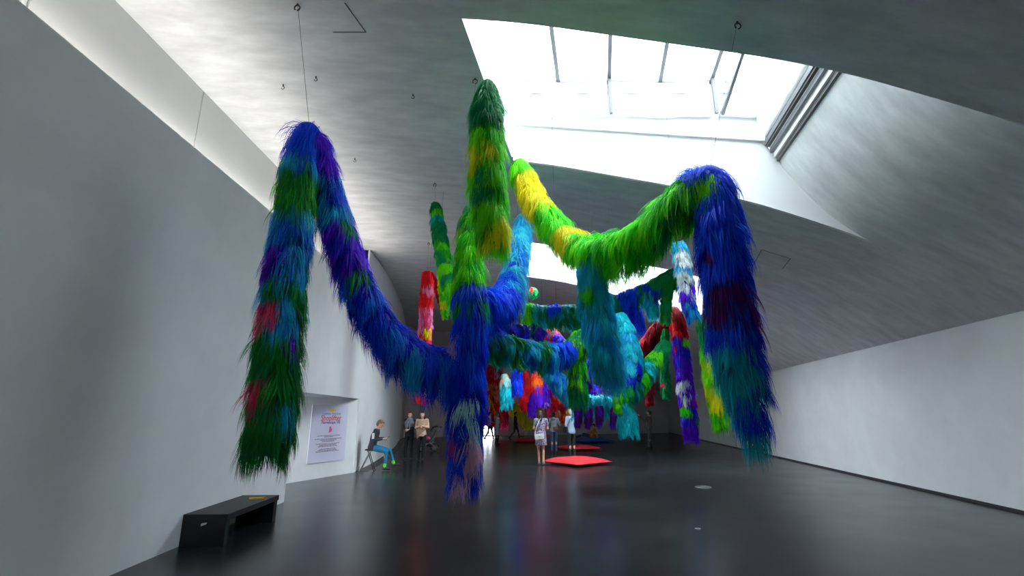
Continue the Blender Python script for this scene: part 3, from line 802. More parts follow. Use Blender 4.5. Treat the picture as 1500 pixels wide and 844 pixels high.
garland('crimson arm rising to a red peak above a purple column with white tufts', [
    (934, 522, 14, 26), (948, 502, 13.7, 26), (963, 484, 13.4, 26), (978, 468, 13.1, 26), (988, 456, 12.9, 24), (993, 475, 12.8, 27), (997, 505, 12.8, 28), (1002, 545, 12.8, 28), (1006, 580, 12.8, 28), (1010, 614, 12.8, 28), (1012, 640, 12.8, 22)],
    [(3.2, 'crimson+maroon'), (4.6, 'crimson+maroon'), (5.5, 'red+crimson'), (6.4, 'purple+deep'), (7.2, 'purple'), (8.4, 'purple+violet'), (9.2, 'purple+deep'), (10, 'purple')],
    [(997, 560, 8, 'white'), (1000, 578, 7, 'white'), (1005, 498, 6, 'lime'), (1000, 598, 8, 'grass'), (1020, 612, 6, 'green'), (985, 508, 5, 'red'), (1020, 592, 4, 'red')], wires=[(4, None)], group=g2, length=1.15)
garland('dark green pendant with pink tufts beside the purple column', [(976, 580, 13.1, 14), (975, 560, 13.1, 18), (973, 535, 13.1, 17), (974, 505, 13.1, 14), (975, 482, 13.1, 12)], [(1, 'forest+emerald'), (2, 'emerald+forest'), (4, 'forest+green')],
    [(967, 562, 5, 'pink'), (976, 519, 5, 'rose'), (967, 535, 4, 'lime')], wires='held', group=g2, length=1.2)
garland('short maroon pendant above the photographing man', [(951, 592, 13.6, 12), (952, 575, 13.6, 17), (952, 550, 13.6, 15), (949, 512, 13.7, 12)], [(3, 'maroon+crimson')], wires='held', group=g2, length=1.0, name='fur_pendant')
garland('blue garland with white and cyan tufts tucked behind the tall blue column', [
    (993, 355, 7.6, 24), (999, 380, 7.6, 30), (1004, 410, 7.6, 30), (1008, 440, 7.6, 26), (1016, 465, 7.6, 20)], [(.9, 'cyan+sky'), (2.0, 'white+cyan'), (3.1, 'blue+white+violet'), (4, 'blue+cyan')],
    [(997, 372, 10, 'white'), (1002, 405, 9, 'white'), (1005, 430, 7, 'violet')], group=g2, length=1.15)
garland('lime tipped pendant with yellow tufts beside the tall blue column', [
    (1056, 622, 8.0, 20), (1050, 585, 8.0, 28), (1043, 545, 8.0, 30), (1037, 505, 8.0, 27), (1030, 465, 8.0, 22)], [(1.2, 'grass+lime'), (2.1, 'yellow+lime'), (3.0, 'lime+yellow'), (4, 'emerald+green')],
    [(1040, 545, 10, 'yellow'), (1046, 585, 10, 'yellow'), (1032, 545, 8, 'lime')], group=g2, length=1.7)
garland('sky blue tube slanting behind the horizontal swag', [(795, 532, 9.6, 26), (810, 548, 9.5, 30), (824, 565, 9.4, 32), (838, 582, 9.3, 28)], [(1.2, 'cyan+teal'), (3, 'cyan+sky+steel')], group=g2, length=1.2)
garland('turquoise horizontal garland with long purple fringes above the blue cushion', [(838, 590, 12, 18), (858, 588, 12, 21), (880, 588, 12, 22), (905, 590, 12, 22)], [(3, 'teal+aqua')], group=g2, hang=.7)
for i, (x, y, l, lab) in enumerate([(847, 600, 1.0, 'purple strand at the slanting tube end of the turquoise fringe'), (862, 603, .9, 'purple strand dropping from the turquoise fringe over the cushion'),
                                    (878, 600, .8, 'short purple strand in the middle of the turquoise fringe'), (900, 603, 1.0, 'longest purple strand under the turquoise fringe')]):
    garland(lab, [(x - 1, y + 22, 11.7, 5), (x, y + 10, 11.7, 12), (x, y - 6, 11.7, 13)], [(2, 'plum+purple')], wires='held', group='purple strands', length=1.7, name='fur_strand')
g3 = 'far fur garlands at the end of the hall'
def far(label, pts, bands, patches=(), **k):
    k.setdefault('length', 1.4); k.setdefault('cover', 3.6)
    garland(label, pts, bands, patches, group=g3, **k)
far('deep blue coil resting above the green and blue swag', [(745, 488, 9.5, 26), (757, 484, 9.7, 30), (770, 488, 9.9, 28)], [(2, 'navy+deep')], name='fur_coil', length=.7)
far('dark green and navy clump behind the deep blue coil', [(776, 478, 11, 20), (786, 486, 11, 26), (797, 492, 11, 20)], [(1, 'navy+forest'), (2, 'purple+deep')], name='fur_coil', length=.7)
far('red knob with purple stripes rising behind the swag', [(800, 482, 14, 26), (806, 488, 13.8, 28), (812, 493, 13.6, 27), (818, 498, 13.4, 23), (825, 503, 13.2, 16)], [(.5, 'red+orange'), (.95, 'violet'), (1.5, 'red'), (2.1, 'violet+magenta'), (2.6, 'red'), (3.2, 'purple'), (4, 'purple+deep')], name='fur_coil', length=.55, hang=0)
far('green ball with a red cap high behind the cyan tube', [(776, 424, 16, 14), (781, 428, 16, 22), (785, 433, 16, 16)], [(.5, 'red'), (2, 'forest+emerald')], [(775, 420, 6, 'red')], name='fur_ball', length=.6, wires=[(0.2, None)])
far('blue garland at mid height behind the green swag', [(830, 515, 10.5, 26), (845, 505, 10.6, 24), (870, 500, 10.7, 22), (895, 510, 10.8, 22)], [(1, 'blue+deep'), (2, 'forest+blue'), (3, 'purple+deep')])
far('red and yellow curtain garland nearest the blue column', [(713, 618, 35.2, 18), (714, 590, 35.2, 22), (714, 562, 35.2, 22), (716, 535, 35.2, 20)], [(.8, 'red+magenta'), (1.6, 'yellow+red'), (2.4, 'yellow+red+pink'), (3, 'red+pink')])
far('crimson and peach curtain garland with pink hem', [(726, 622, 36, 15), (728, 595, 36, 17), (728, 565, 36, 17), (729, 535, 36, 16)], [(.7, 'magenta+red'), (1.6, 'red+peach'), (2.3, 'peach+yellow+red'), (3, 'crimson+rose')])
far('pink hemmed red pendant beside the grey coat visitor', [(738, 622, 37.4, 14), (737, 605, 37.4, 17), (736, 585, 37.4, 16)], [(.8, 'pink+magenta'), (2, 'red+magenta')])
far('turquoise pendant with a pale top in front of the red curtain', [(742, 594, 19, 18), (742, 578, 19, 23), (741, 562, 19, 20), (738, 548, 19, 13)], [(1.9, 'teal+aqua'), (2.4, 'pale+teal'), (3, 'pale+peach')])
far('cobalt pendant hanging between turquoise pendant and red fringe', [(758, 575, 17, 16), (757, 558, 17, 19), (757, 535, 17, 17)], [(2, 'blue+deep')])
far('yellow fringe lowest behind the red pendants', [(748, 592, 35.5, 16), (765, 605, 35.5, 20), (780, 606, 35.5, 20), (792, 596, 35.5, 16)], [(.8, 'yellow+gold'), (2.2, 'yellow+gold'), (3, 'gold+orange')], hang=1.2)
far('plump red pendant above the walking man', [(770, 598, 21, 13), (769, 580, 21, 20), (770, 562, 21, 17), (772, 542, 21, 11)], [(3, 'red+crimson')])
far('orange topped garland with red and purple stripes', [(788, 590, 19, 20), (787, 572, 19, 22), (786, 555, 19, 20), (785, 544, 19, 14)], [(1.0, 'purple+violet'), (1.6, 'red+purple'), (2.6, 'orange+red'), (3, 'orange')])
far('purple pendant hanging over the woman with the white bag', [(779, 608, 20, 13), (780, 592, 20, 16), (784, 578, 20, 14)], [(2, 'purple+violet')], length=1.3)
far('violet pendant with blush tip beside the purple pendant', [(798, 592, 21.2, 13), (798, 575, 21.2, 16), (798, 560, 21.2, 14)], [(.5, 'violet+blush'), (2, 'purple+violet')], length=1.6)
far('scarlet slanting garland ending in crimson', [(804, 548, 22, 15), (810, 565, 22, 18), (818, 582, 22, 19), (828, 595, 22, 16)], [(1.4, 'red'), (2.2, 'red+orange'), (3, 'crimson+maroon')])
far('red and peach low swag behind the grey top visitor', [(800, 595, 26, 15), (815, 600, 26, 17), (832, 598, 26, 15)], [(1, 'red+pink'), (2, 'red+peach+orange')], hang=.8)
far('yellow tuft hanging behind the grey top visitor', [(817, 612, 28, 10), (818, 604, 28, 14), (819, 597, 28, 10)], [(2, 'yellow+gold')], name='fur_pendant')
far('orange strand hanging behind the white haired man', [(826, 618, 23, 6), (827, 605, 23, 11), (829, 590, 23, 13)], [(1, 'orange+red'), (2, 'orange+gold')], length=1.5, name='fur_strand')
far('purple garland behind the turquoise fringe', [(862, 565, 16, 14), (876, 572, 16, 15), (890, 570, 16, 15), (902, 562, 16, 14)], [(1, 'purple+deep'), (2, 'violet+rose'), (3, 'purple')])
far('orange and yellow pendant far behind the turquoise bulb', [(903, 612, 24, 8), (903, 598, 24, 11), (903, 585, 24, 11)], [(1, 'orange+gold'), (2, 'gold')])
far('blue and purple pendant between lime pendant and turquoise drape', [(862, 572, 14, 10), (862, 550, 14, 16), (864, 528, 14, 15)], [(1, 'purple+plum'), (2, 'blue+purple')])
print('STRANDS', NSTRANDS)

# ------------------------------------------------------------------ bench
bench = empty('bench', (-3.83, 7.35, 0), math.radians(2.3), 'low black painted bench with panel ends standing along the grey wall', 'bench')
MB().box((-.28, -.76, .29), (.28, .76, .36)).build('seat', M['black'], bench)
MB().box((-.27, -.76, 0), (.27, -.68, .29)).build('end_panel', M['black'], bench)
MB().box((-.27, .62, 0), (.27, .74, .29)).build('end_panel', M['black'], bench)
MB().box((-.24, -.68, .20), (-.20, .62, .29)).build('rail', M['black'], bench)
M['tagw'] = mat('label_white', (.7, .7, .7, 1), .6)
o = MB().hexa([(-.03, -.764, .225), (.03, -.764, .245), (.04, -.7605, .262), (-.02, -.7605, .245), (-.03, -.762, .25), (.03, -.762, .262), (.04, -.759, .27), (-.02, -.759, .262)]).build('label_tag', M['tagw'], bench)
M['yel'] = mat('yellow_paint', srgb(250, 200, 10), .5)
q = FL(376, 731, .361)
yb_ = empty('yellow_stick', (q[0], q[1], .36), math.radians(-68), 'small yellow stick lying on the far end of the black bench', 'stick')
MB().box((-.018, -.10, 0), (.018, .10, .022)).build('shaft', M['yel'], yb_)
MB().box((-.020, .10, -.0), (.020, .115, .024)).build('end_cap', mat('amber_cap', srgb(205, 140, 10), .5), yb_)

# ------------------------------------------------------------------ sign in the passage
def on_sign(px, py):
    r = ray(px, py); n = np.array([SN[0], SN[1], 0]); a = np.array([SA[0], SA[1], 0])
    t = n.dot(a - np.array([0, 0, CAMZ])) / n.dot(r)
    w = np.array([0, 0, CAMZ]) + r * t
    return (w[:2] - SA).dot(SU), w[2]
u0, zb = on_sign(449, 680); u1, _ = on_sign(503, 674); _, ztp = on_sign(457, 593)
u0b, _ = on_sign(457, 593); u0 = (u0 + u0b) / 2
c2 = SA + SU * ((u0 + u1) / 2) + SN * .002
SW, SH = (u1 - u0), (ztp - zb)
ang = math.atan2(SU[1], SU[0])
sign = empty('exhibition_sign', (c2[0], c2[1], zb), ang, 'pale lilac exhibition sign board with pink title on the passage wall', 'sign')
# local x runs along the wall, -y points into the room
M['board'] = mat('sign_board', srgb(214, 212, 232), .5)
MB().box((-SW / 2, -.02, 0), (SW / 2, .0, SH)).build('board', M['board'], sign)
TXT = {k: mat('print_' + k, srgb(*v), .6) for k, v in dict(red=(214, 30, 74), violet=(92, 30, 150), blue=(30, 120, 190), dark=(60, 55, 75), pink=(240, 90, 160)).items()}
def lettering(s, size, x, z, m, bold=.0):
    cu = bpy.data.curves.new('txt', 'FONT'); cu.body = s; cu.size = size; cu.align_x = 'CENTER'; cu.align_y = 'CENTER'; cu.extrude = .001; cu.offset = bold
    cu.resolution_u = 2
    t = bpy.data.objects.new('txt', cu); col.objects.link(t)
    dg = bpy.context.evaluated_depsgraph_get(); me = bpy.data.meshes.new_from_object(t.evaluated_get(dg))
    bpy.data.objects.remove(t); 
    me.materials.clear()
    o = link('lettering', me, m, sign); o.location = (x, -.0215, z); o.rotation_euler = (math.pi / 2, 0, 0)
    return o
V = [(SW * .03 + .17 * math.cos(a), -.0215, SH * .905 + .028 * math.sin(a)) for a in np.linspace(0, 2 * math.pi, 25)[:-1]]
obj('yellow_oval', V, [tuple(range(24))], M['yel'], sign)
lettering('Hrafnhildur Arnardóttir', .074, SW * .03, SH * .845, TXT['blue'], .0)
lettering('Shoplifter', .20, SW * .03, SH * .765, TXT['red'], .001)
lettering('Nervescape VIII', .112, SW * .03, SH * .69, TXT['violet'], .001)
V = [(SW * .03 + x, -.0215, SH * .56 + z) for x, z in [(-.06, -.08), (.05, -.05), (.07, .0), (.03, .04), (0, .10), (-.045, .07), (-.05, 0)]]
obj('pink_blot', V, [tuple(range(7))], TXT['pink'], sign)
rows = [(.455, .62, .0), (.435, .24, .0), (.40, .74, -.01), (.378, .44, 0), (.357, .34, 0), (.315, .62, 0), (.292, .46, 0), (.27, .52, 0), (.225, .44, 0), (.203, .5, 0), (.182, .62, 0)]
for (h, wd, dx) in rows:                       # lines too small to read in the photograph
    b = MB(); x = -wd * SW / 2
    while x < wd * SW / 2:
        l = random.uniform(.03, .09); b.box((x, -.0215, h * SH - .007), (min(x + l, wd * SW / 2), -.0195, h * SH + .007)); x += l + .015
    b.build('small_print', TXT['dark'], sign)

# ------------------------------------------------------------------ floor cushions
def cushion(label, px, py, side, rz, m, h=.2):
    q = FL(px, py)
    root = empty('floor_cushion', tuple(q), rz, label, 'cushion', 'floor cushions')
    n = 22; V = []; F = []
    for s in (1, -1):
        for j in range(n + 1):
            for i in range(n + 1):
                u = 2 * i / n - 1; v = 2 * j / n - 1
                e = max(0, (1 - abs(u) ** 3.0)) * max(0, (1 - abs(v) ** 3.0))
                k = 1 - .10 * (1 - u * u) * v * v * 0 
                x = u * side / 2 * (1 - .06 * (1 - v * v)); y = v * side / 2 * (1 - .06 * (1 - u * u))
                wob = 1 + .07 * math.sin(5 * u + 2 * v) * math.cos(4 * v)
                z = h * .38 + (h * .62 if s > 0 else -h * .38) * e ** .5 * (wob if s > 0 else 1)
                V.append((x, y, max(0.0, z)))
    N1 = (n + 1) ** 2
    for s in range(2):
        for j in range(n):
            for i in range(n):
                a = s * N1 + j * (n + 1) + i; f = (a, a + 1, a + n + 2, a + n + 1); F.append(f if s == 0 else f[::-1])
    obj('cover', V, F, m, root, True)
    b = MB(); pts = []
    for (u0_, v0_, u1_, v1_) in ((-1, -1, 1, -1), (1, -1, 1, 1), (1, 1, -1, 1), (-1, 1, -1, -1)):
        for k in range(8):
            u = u0_ + (u1_ - u0_) * k / 8; v = v0_ + (v1_ - v0_) * k / 8
            pts.append((u * side / 2 * (1 - .06 * (1 - v * v)), v * side / 2 * (1 - .06 * (1 - u * u)), h * .38))
    pts.append(pts[0]); b.tube(pts, .008, 6); b.build('seam_piping', m, root, True)
    return root
M['cred'] = mat('red_canvas', srgb(192, 36, 46), .8, noise=.08, scale=5, bump=.15)
M['cblue'] = mat('blue_canvas', srgb(10, 88, 180), .8, noise=.08, scale=5, bump=.15)
cushion('large red floor cushion nearest the woman with the white bag', 845, 680.5, 1.62, math.radians(40), M['cred'], .24)
cushion('red floor cushion behind the white haired man', 847, 659, 1.62, math.radians(22), M['cred'], .22)
cushion('red floor cushion with a toddler sitting on it', 771, 647.8, 1.55, math.radians(10), M['cred'], .24)
cush_b = cushion('blue floor cushion with a person in yellow reclining on it', 869, 647.6, 2.0, math.radians(14), M['cblue'], .24)

# ------------------------------------------------------------------ people
SKIN = mat('skin', srgb(214, 160, 132), .55)
M['dark'] = mat('black_cloth', (.012, .012, .014, 1), .85, noise=.2, scale=20)
EYE = mat('eye_dark', (.02, .015, .01, 1), .3); LIP = mat('lips', srgb(170, 80, 76), .5)
DG = None
def remesh(mb, voxel, name, m, parent, dec=.5, smooth_it=3):
    me = mesh_of(name, mb.V, mb.F); o = bpy.data.objects.new('tmp', me); col.objects.link(o)
    r = o.modifiers.new('r', 'REMESH'); r.mode = 'VOXEL'; r.voxel_size = voxel
    s = o.modifiers.new('s', 'SMOOTH'); s.iterations = smooth_it; s.factor = .5
    d = o.modifiers.new('d', 'DECIMATE'); d.ratio = dec
    dg = bpy.context.evaluated_depsgraph_get()
    out = bpy.data.meshes.new_from_object(o.evaluated_get(dg)); bpy.data.objects.remove(o); bpy.data.meshes.remove(me)
    out.name = name; out.materials.clear()
    return link(name, out, m, parent, True)
def capsule(mb, a, b, ra, rb, n=10):
    a = Vector(a); b = Vector(b); d = (b - a)
    if d.length < 1e-5: return
    d.normalize()
    pts = [a - d * ra * .9, a - d * ra * .6, a, a.lerp(b, .5), b, b + d * rb * .6, b + d * rb * .9]
    mb.tube(pts, [ra * .35, ra * .8, ra, (ra + rb) / 2 * 1.03, rb, rb * .8, rb * .35], n)
J0 = dict(pelvis=(0, 0, .94), chest=(0, .0, 1.25), neck=(0, -.01, 1.43), head=(0, .015, 1.575),
          shR=(.17, -.01, 1.385), elR=(.215, -.03, 1.11), wrR=(.20, .06, .88), shL=(-.17, -.01, 1.385), elL=(-.215, -.03, 1.11), wrL=(-.20, .06, .88),
          hipR=(.085, 0, .91), knR=(.09, .02, .49), anR=(.09, -.02, .075), hipL=(-.085, 0, .91), knL=(-.09, .02, .49), anL=(-.09, -.02, .075))
def person(label, loc, yaw, H=1.7, pose=None, top=None, pants=None, shoes=None, hair=None, hairstyle='short', sleeves='long', legs='trousers', skirt=None, skirtmat=None, look=0.0, nod=0.0, slim=1.0, vox=.012, socks=None, cat='person', toes=(0, 0), shoelen=.17):
    s = H / 1.7
    J = {k: Vector(v) * s for k, v in J0.items()}
    if pose:
        for k, v in pose.items(): J[k] = Vector(v) * s
    root = empty('person', tuple(loc), yaw, label, cat)
    R = lambda v: v * s
    pel, ch, nk, hd = J['pelvis'], J['chest'], J['neck'], J['head']
    def torso(mb, inf, zlow):                      # lofted trunk along the spine
        rings = []
        def ring(c, rx, ry): rings.append((c, (rx * slim + inf) * s, (ry * slim + inf) * s))
        ring(pel + Vector((0, 0, zlow * s)), .150, .105)
        ring(pel, .160, .112); ring(pel.lerp(ch, .35), .138, .098); ring(pel.lerp(ch, .7), .143, .104)
        ring(ch, .155, .112); ring(ch.lerp(nk, .5), .155, .098); ring(ch.lerp(nk, .75), .115, .075); ring(ch.lerp(nk, .95), .062, .058)
        mb.loft(rings)
        for sd in ('R', 'L'):
            capsule(mb, ch.lerp(nk, .6), J['sh' + sd], (.07 + inf) * s, (.058 + inf) * s)
            capsule(mb, pel.lerp(ch, .25), J['hip' + sd], (.08 + inf) * s, (.085 + inf) * s)
    # --- body: one continuous mesh
    b = MB(); torso(b, -.012, -.06)
    hz = Matrix.Rotation(look, 3, 'Z') @ Matrix.Rotation(-nod, 3, 'X')
    capsule(b, nk - Vector((0, 0, .02 * s)), hd - hz @ Vector((0, .01, .05)) * s, .052 * s, .048 * s)
    b.ell(hd, (R(.074), R(.094), R(.112)), 18, 12, hz)
    b.ell(hd + hz @ Vector((0, .022, -.062)) * s, (R(.054), R(.062), R(.052)), 14, 9, hz)      # jaw
    b.ell(hd + hz @ Vector((0, .098, -.016)) * s, (R(.013), R(.02), R(.026)), 8, 6, hz)         # nose
    for sx in (-1, 1): b.ell(hd + hz @ Vector((sx * .076, -.004, -.008)) * s, (R(.012), R(.022), R(.032)), 8, 6, hz)   # ears
    for sd in ('R', 'L'):
        capsule(b, J['sh' + sd], J['el' + sd], .046 * s, .038 * s); capsule(b, J['el' + sd], J['wr' + sd], .037 * s, .026 * s)
        w = J['wr' + sd]; f = (w - J['el' + sd]).normalized(); sx = 1 if sd == 'R' else -1
        side = f.cross(Vector((0, 0, 1)));
        side = Vector((1, 0, 0)) if side.length < .3 else side.normalized()
        up = side.cross(f).normalized()
        palm = w + f * .05 * s
        capsule(b, w, w + f * .075 * s - side * .015 * s, .024 * s, .021 * s); capsule(b, w, w + f * .075 * s + side * .018 * s, .022 * s, .02 * s)
        for q, (o_, l_) in enumerate(((-.032, .062), (-.011, .072), (.011, .068), (.031, .052))):
            k0 = w + f * .082 * s + side * o_ * s; k1 = k0 + (f * .8 - up * .3) * l_ * .55 * s; k2 = k1 + (f * .45 - up * .8) * l_ * .5 * s
            capsule(b, k0, k1, .0098 * s, .009 * s, 7); capsule(b, k1, k2, .009 * s, .0075 * s, 7)
        t0 = w + f * .03 * s - side * sx * .03 * s; t1 = t0 + (f * .7 - side * sx * .7 - up * .2) * .04 * s
        capsule(b, t0, t1, .0125 * s, .011 * s, 7); capsule(b, t1, t1 + (f * .9 - up * .3) * .032 * s, .0105 * s, .009 * s, 7)
        capsule(b, J['hip' + sd], J['kn' + sd], .078 * s, .052 * s); capsule(b, J['kn' + sd], J['an' + sd], .05 * s, .034 * s)
        cf = J['kn' + sd].lerp(J['an' + sd], .3); b.ell(cf - Vector((0, .012, 0)) * s, (R(.05), R(.054), R(.11)), 10, 8)
        capsule(b, J['an' + sd] - Vector((0, .02, .03)) * s, J['an' + sd] + Vector((0, .11, -.045)) * s, .03 * s, .026 * s)
    bod = remesh(b, .0085 * s, 'body', SKIN, root, .4, 2)
    # --- clothes
    b = MB(); torso(b, .010, -.10 if not skirt else -.05)
    for sd in ('R', 'L'):
        capsule(b, J['sh' + sd], J['el' + sd] if sleeves == 'long' else J['sh' + sd].lerp(J['el' + sd], .6), .062 * s, .052 * s)
        if sleeves == 'long': capsule(b, J['el' + sd], J['el' + sd].lerp(J['wr' + sd], .92), .051 * s, .038 * s)
    remesh(b, vox * s, 'top', top, root)
    if legs != 'bare':
        b = MB(); b.loft([(pel + Vector((0, 0, -.10 * s)), R(.13 * slim), R(.10 * slim)), (pel, R(.168 * slim), R(.12 * slim)), (pel.lerp(ch, .25), R(.150 * slim), R(.108 * slim))])
        for sd in ('R', 'L'):
            capsule(b, J['hip' + sd], J['kn' + sd], .09 * s, .063 * s); capsule(b, J['kn' + sd], J['kn' + sd].lerp(J['an' + sd], .93 if legs == 'trousers' else .72), .061 * s, .046 * s)
        remesh(b, vox * s, 'trousers', pants, root)
    if skirt:
        zb2, wb = skirt
        b = MB(); b.loft([(Vector((pel.x, pel.y, zb2 * s)), R(wb), R(wb * .8)), (Vector((pel.x, pel.y, (zb2 * .5 + .47) * s)), R((wb + .165) / 2), R((wb * .8 + .125) / 2)), (pel + Vector((0, 0, .04 * s)), R(.168), R(.125)), (pel.lerp(ch, .35), R(.150), R(.11))])
        remesh(b, vox * s, 'skirt', skirtmat or top, root)
    for sd, tw in (('R', toes[0]), ('L', toes[1])):
        a = J['an' + sd]; b = MB(); rt = Matrix.Rotation(tw, 3, 'X')
        capsule(b, a + rt @ (Vector((0, -.03, -.03)) * s), a + rt @ (Vector((0, shoelen - .04, -.042)) * s), .042 * s, .034 * s)
        capsule(b, a + rt @ (Vector((0, -.02, 0)) * s), a + rt @ (Vector((0, .03, -.02)) * s), .044 * s, .042 * s)
        # flat sole
        V2 = []
        for v in b.V: V2.append((v[0], v[1], max(v[2], a[2] - .073 * s) if abs(tw) < .01 else v[2]))
        b.V = V2
        remesh(b, .011 * s, 'shoe', shoes, root, .6)
        if socks:
            b = MB(); capsule(b, a.lerp(J['kn' + sd], .02), a.lerp(J['kn' + sd], .22), .046 * s, .047 * s); remesh(b, .011 * s, 'sock', socks, root, .6)
    # --- hair
    b = MB()
    b.ell(hd + hz @ Vector((0, -.022, .024)) * s, (R(.083), R(.094), R(.102)), 16, 10, hz)
    b.ell(hd + hz @ Vector((0, -.04, -.03)) * s, (R(.076), R(.066), R(.07)), 14, 9, hz)
    b.ell(hd + hz @ Vector((0, .055, .082)) * s, (R(.055), R(.036), R(.03)), 12, 8, hz)
    if hairstyle == 'long':
        for sx in (-1, 1):
            capsule(b, hd + hz @ Vector((sx * .068, -.01, 0)) * s, hd + hz @ Vector((sx * .085, -.005, -.15)) * s, .034 * s, .036 * s)
            capsule(b, hd + hz @ Vector((sx * .085, -.005, -.15)) * s, hd + hz @ Vector((sx * .085, .03, -.27)) * s, .036 * s, .022 * s)
        capsule(b, hd + hz @ Vector((0, -.06, -.02)) * s, hd + hz @ Vector((0, -.075, -.22)) * s, .075 * s, .06 * s)
    if hairstyle == 'bun':
        b.ell(hd + hz @ Vector((0, -.09, .07)) * s, (R(.045), R(.04), R(.045)), 10, 8)
    remesh(b, .011 * s, 'hair', hair, bod, .6)
    # --- face
    for sx in (-1, 1):
        e = MB(); e.ell(hd + hz @ Vector((sx * .031, .083, .008)) * s, (R(.013), R(.009), R(.007)), 8, 6, hz); e.build('eye', EYE, bod, True)
    e = MB(); e.ell(hd + hz @ Vector((0, .083, -.062)) * s, (R(.024), R(.009), R(.008)), 8, 6, hz); e.build('mouth', LIP, bod, True)
    return root, J, s
def clo(name, r, g, b, noise=.12, scale=14): return mat(name, srgb(r, g, b), .85, noise=noise, scale=scale, bump=.1)
def pattern(name, c1, c2, scale=16, thr=.5):
    m = mat(name, srgb(*c1), .85); nt = m.node_tree; b = nt.nodes['Principled BSDF']
    tc = nt.nodes.new('ShaderNodeTexCoord'); n = nt.nodes.new('ShaderNodeTexVoronoi'); n.inputs['Scale'].default_value = scale
    cr = nt.nodes.new('ShaderNodeValToRGB'); cr.color_ramp.elements[0].color = srgb(*c1); cr.color_ramp.elements[1].color = srgb(*c2)
    cr.color_ramp.elements[0].position = thr - .05; cr.color_ramp.elements[1].position = thr + .05
    nt.links.new(tc.outputs['Object'], n.inputs['Vector']); nt.links.new(n.outputs['Distance'], cr.inputs[0]); nt.links.new(cr.outputs[0], b.inputs['Base Color'])
    return m
BROWN = mat('brown_hair', srgb(62, 44, 34), .6); DARKH = mat('dark_hair', srgb(30, 24, 22), .55); GREYH = mat('silver_hair', srgb(205, 200, 192), .6); SANDH = mat('sandy_hair', srgb(120, 92, 66), .6)
BLK = mat('black_shoes', (.01, .01, .01, 1), .45)
RAD = math.radians

# seated attendant on a folding stool
sp = FL(527, 692); mx_, my_ = -4.05, 15.0
att, J, s = person('seated man in dark sweater and blue trousers looking at his phone', (mx_, my_, 0), RAD(-82), 1.74,
    dict(pelvis=(0, -.02, .64), chest=(0, .04, .95), neck=(0, .10, 1.13), head=(0, .17, 1.265), shR=(.17, .07, 1.085), elR=(.23, .03, .83), wrR=(.14, .27, .86), shL=(-.17, .07, 1.085), elL=(-.22, .08, .84), wrL=(-.07, .30, .87),
         hipR=(.09, .02, .62), knR=(.11, .40, .52), anR=(.10, .37, .09), hipL=(-.09, .02, .62), knL=(-.10, .46, .54), anL=(-.12, .60, .16)),
    clo('charcoal_sweater', 52, 52, 62), clo('petrol_trousers', 22, 112, 150), BLK, SANDH, 'short', legs='cropped', socks=mat('green_socks', srgb(90, 215, 40), .8), nod=RAD(32), toes=(0, RAD(8)))
b = MB(); b.box((.222, -.01, .90), (.228, .06, 1.06)); o = b.build('sleeve_print', mat('white_print', (.7, .7, .7, 1), .7), att)
o.location = (.055, .0, -.01)
ph = empty('phone', (0, 0, 0), 0, 'black phone held by the seated man', 'phone')
w = att.matrix_basis @ (Vector((.045, .40, .87)) * s); ph.location = w; ph.rotation_euler = (RAD(50), 0, RAD(-82))
MB().box((-.037, -.075, -.005), (.037, .075, .004)).build('case', BLK, ph); MB().box((-.033, -.07, .004), (.033, .07, .006)).build('screen', mat('phone_screen', (.02, .03, .05, 1), .1), ph)
st = empty('folding_stool', (mx_ - .02, my_, 0), RAD(-82), 'grey metal folding stool under the seated man', 'stool')
M['gmetal'] = mat('grey_tube', (.32, .33, .34, 1), .35, .6)
b = MB(); b.ell((0, -.06, .575), (.17, .15, .028), 18, 8); b.build('seat', M['dark'], st, True)
for sx in (-1, 1):
    MB().tube([(sx * .14, -.02, .565), (sx * .17, -.30, .0)], .016, 8).build('leg', M['gmetal'], st)
    MB().tube([(sx * .13, -.10, .565), (sx * .15, .10, .02), (sx * .15, .12, .0)], .012, 8).build('leg', M['dark'], st)
MB().tube([(-.165, -.28, .10), (.165, -.28, .10)], .011, 8).build('stretcher', M['gmetal'], st)
MB().tube([(-.15, .08, .06), (.15, .08, .06)], .010, 8).build('stretcher', M['dark'], st)

# two women with a stroller
SCARF = pattern('grey_scarf_knit', (84, 92, 104), (118, 126, 138), 40, .35)
q = FL(598, 675)
w1, J, s = person('woman with a grey scarf and black trousers walking beside the beige shawl', tuple(q), RAD(172), 1.68,
    dict(elR=(.21, .0, 1.12), wrR=(.07, .20, 1.08), elL=(-.21, .0, 1.12), wrL=(-.06, .21, 1.07), knR=(.09, .07, .49), anR=(.085, .10, .085), knL=(-.09, .03, .49), anL=(-.085, -.10, .085)), clo('black_jacket', 34, 36, 42), clo('black_trousers_a', 22, 24, 28), BLK, BROWN, 'long')
b = MB(); b.loft([(Vector((0, .015, 1.15)) * s, .175 * s, .125 * s), (Vector((0, .01, 1.26)) * s, .20 * s, .137 * s), (Vector((0, .0, 1.37)) * s, .19 * s, .115 * s), (Vector((0, .0, 1.44)) * s, .10 * s, .085 * s), (Vector((0, .0, 1.485)) * s, .082 * s, .08 * s)])
capsule(b, Vector((.05, .135, 1.28)) * s, Vector((.09, .14, 1.05)) * s, .05, .035); capsule(b, Vector((-.06, .135, 1.28)) * s, Vector((-.04, .145, 1.10)) * s, .045, .03)
remesh(b, .014, 'scarf', SCARF, w1)
q = FL(616, 676)
SHAWL = pattern('beige_shawl_weave', (196, 164, 138), (170, 138, 116), 30, .4)
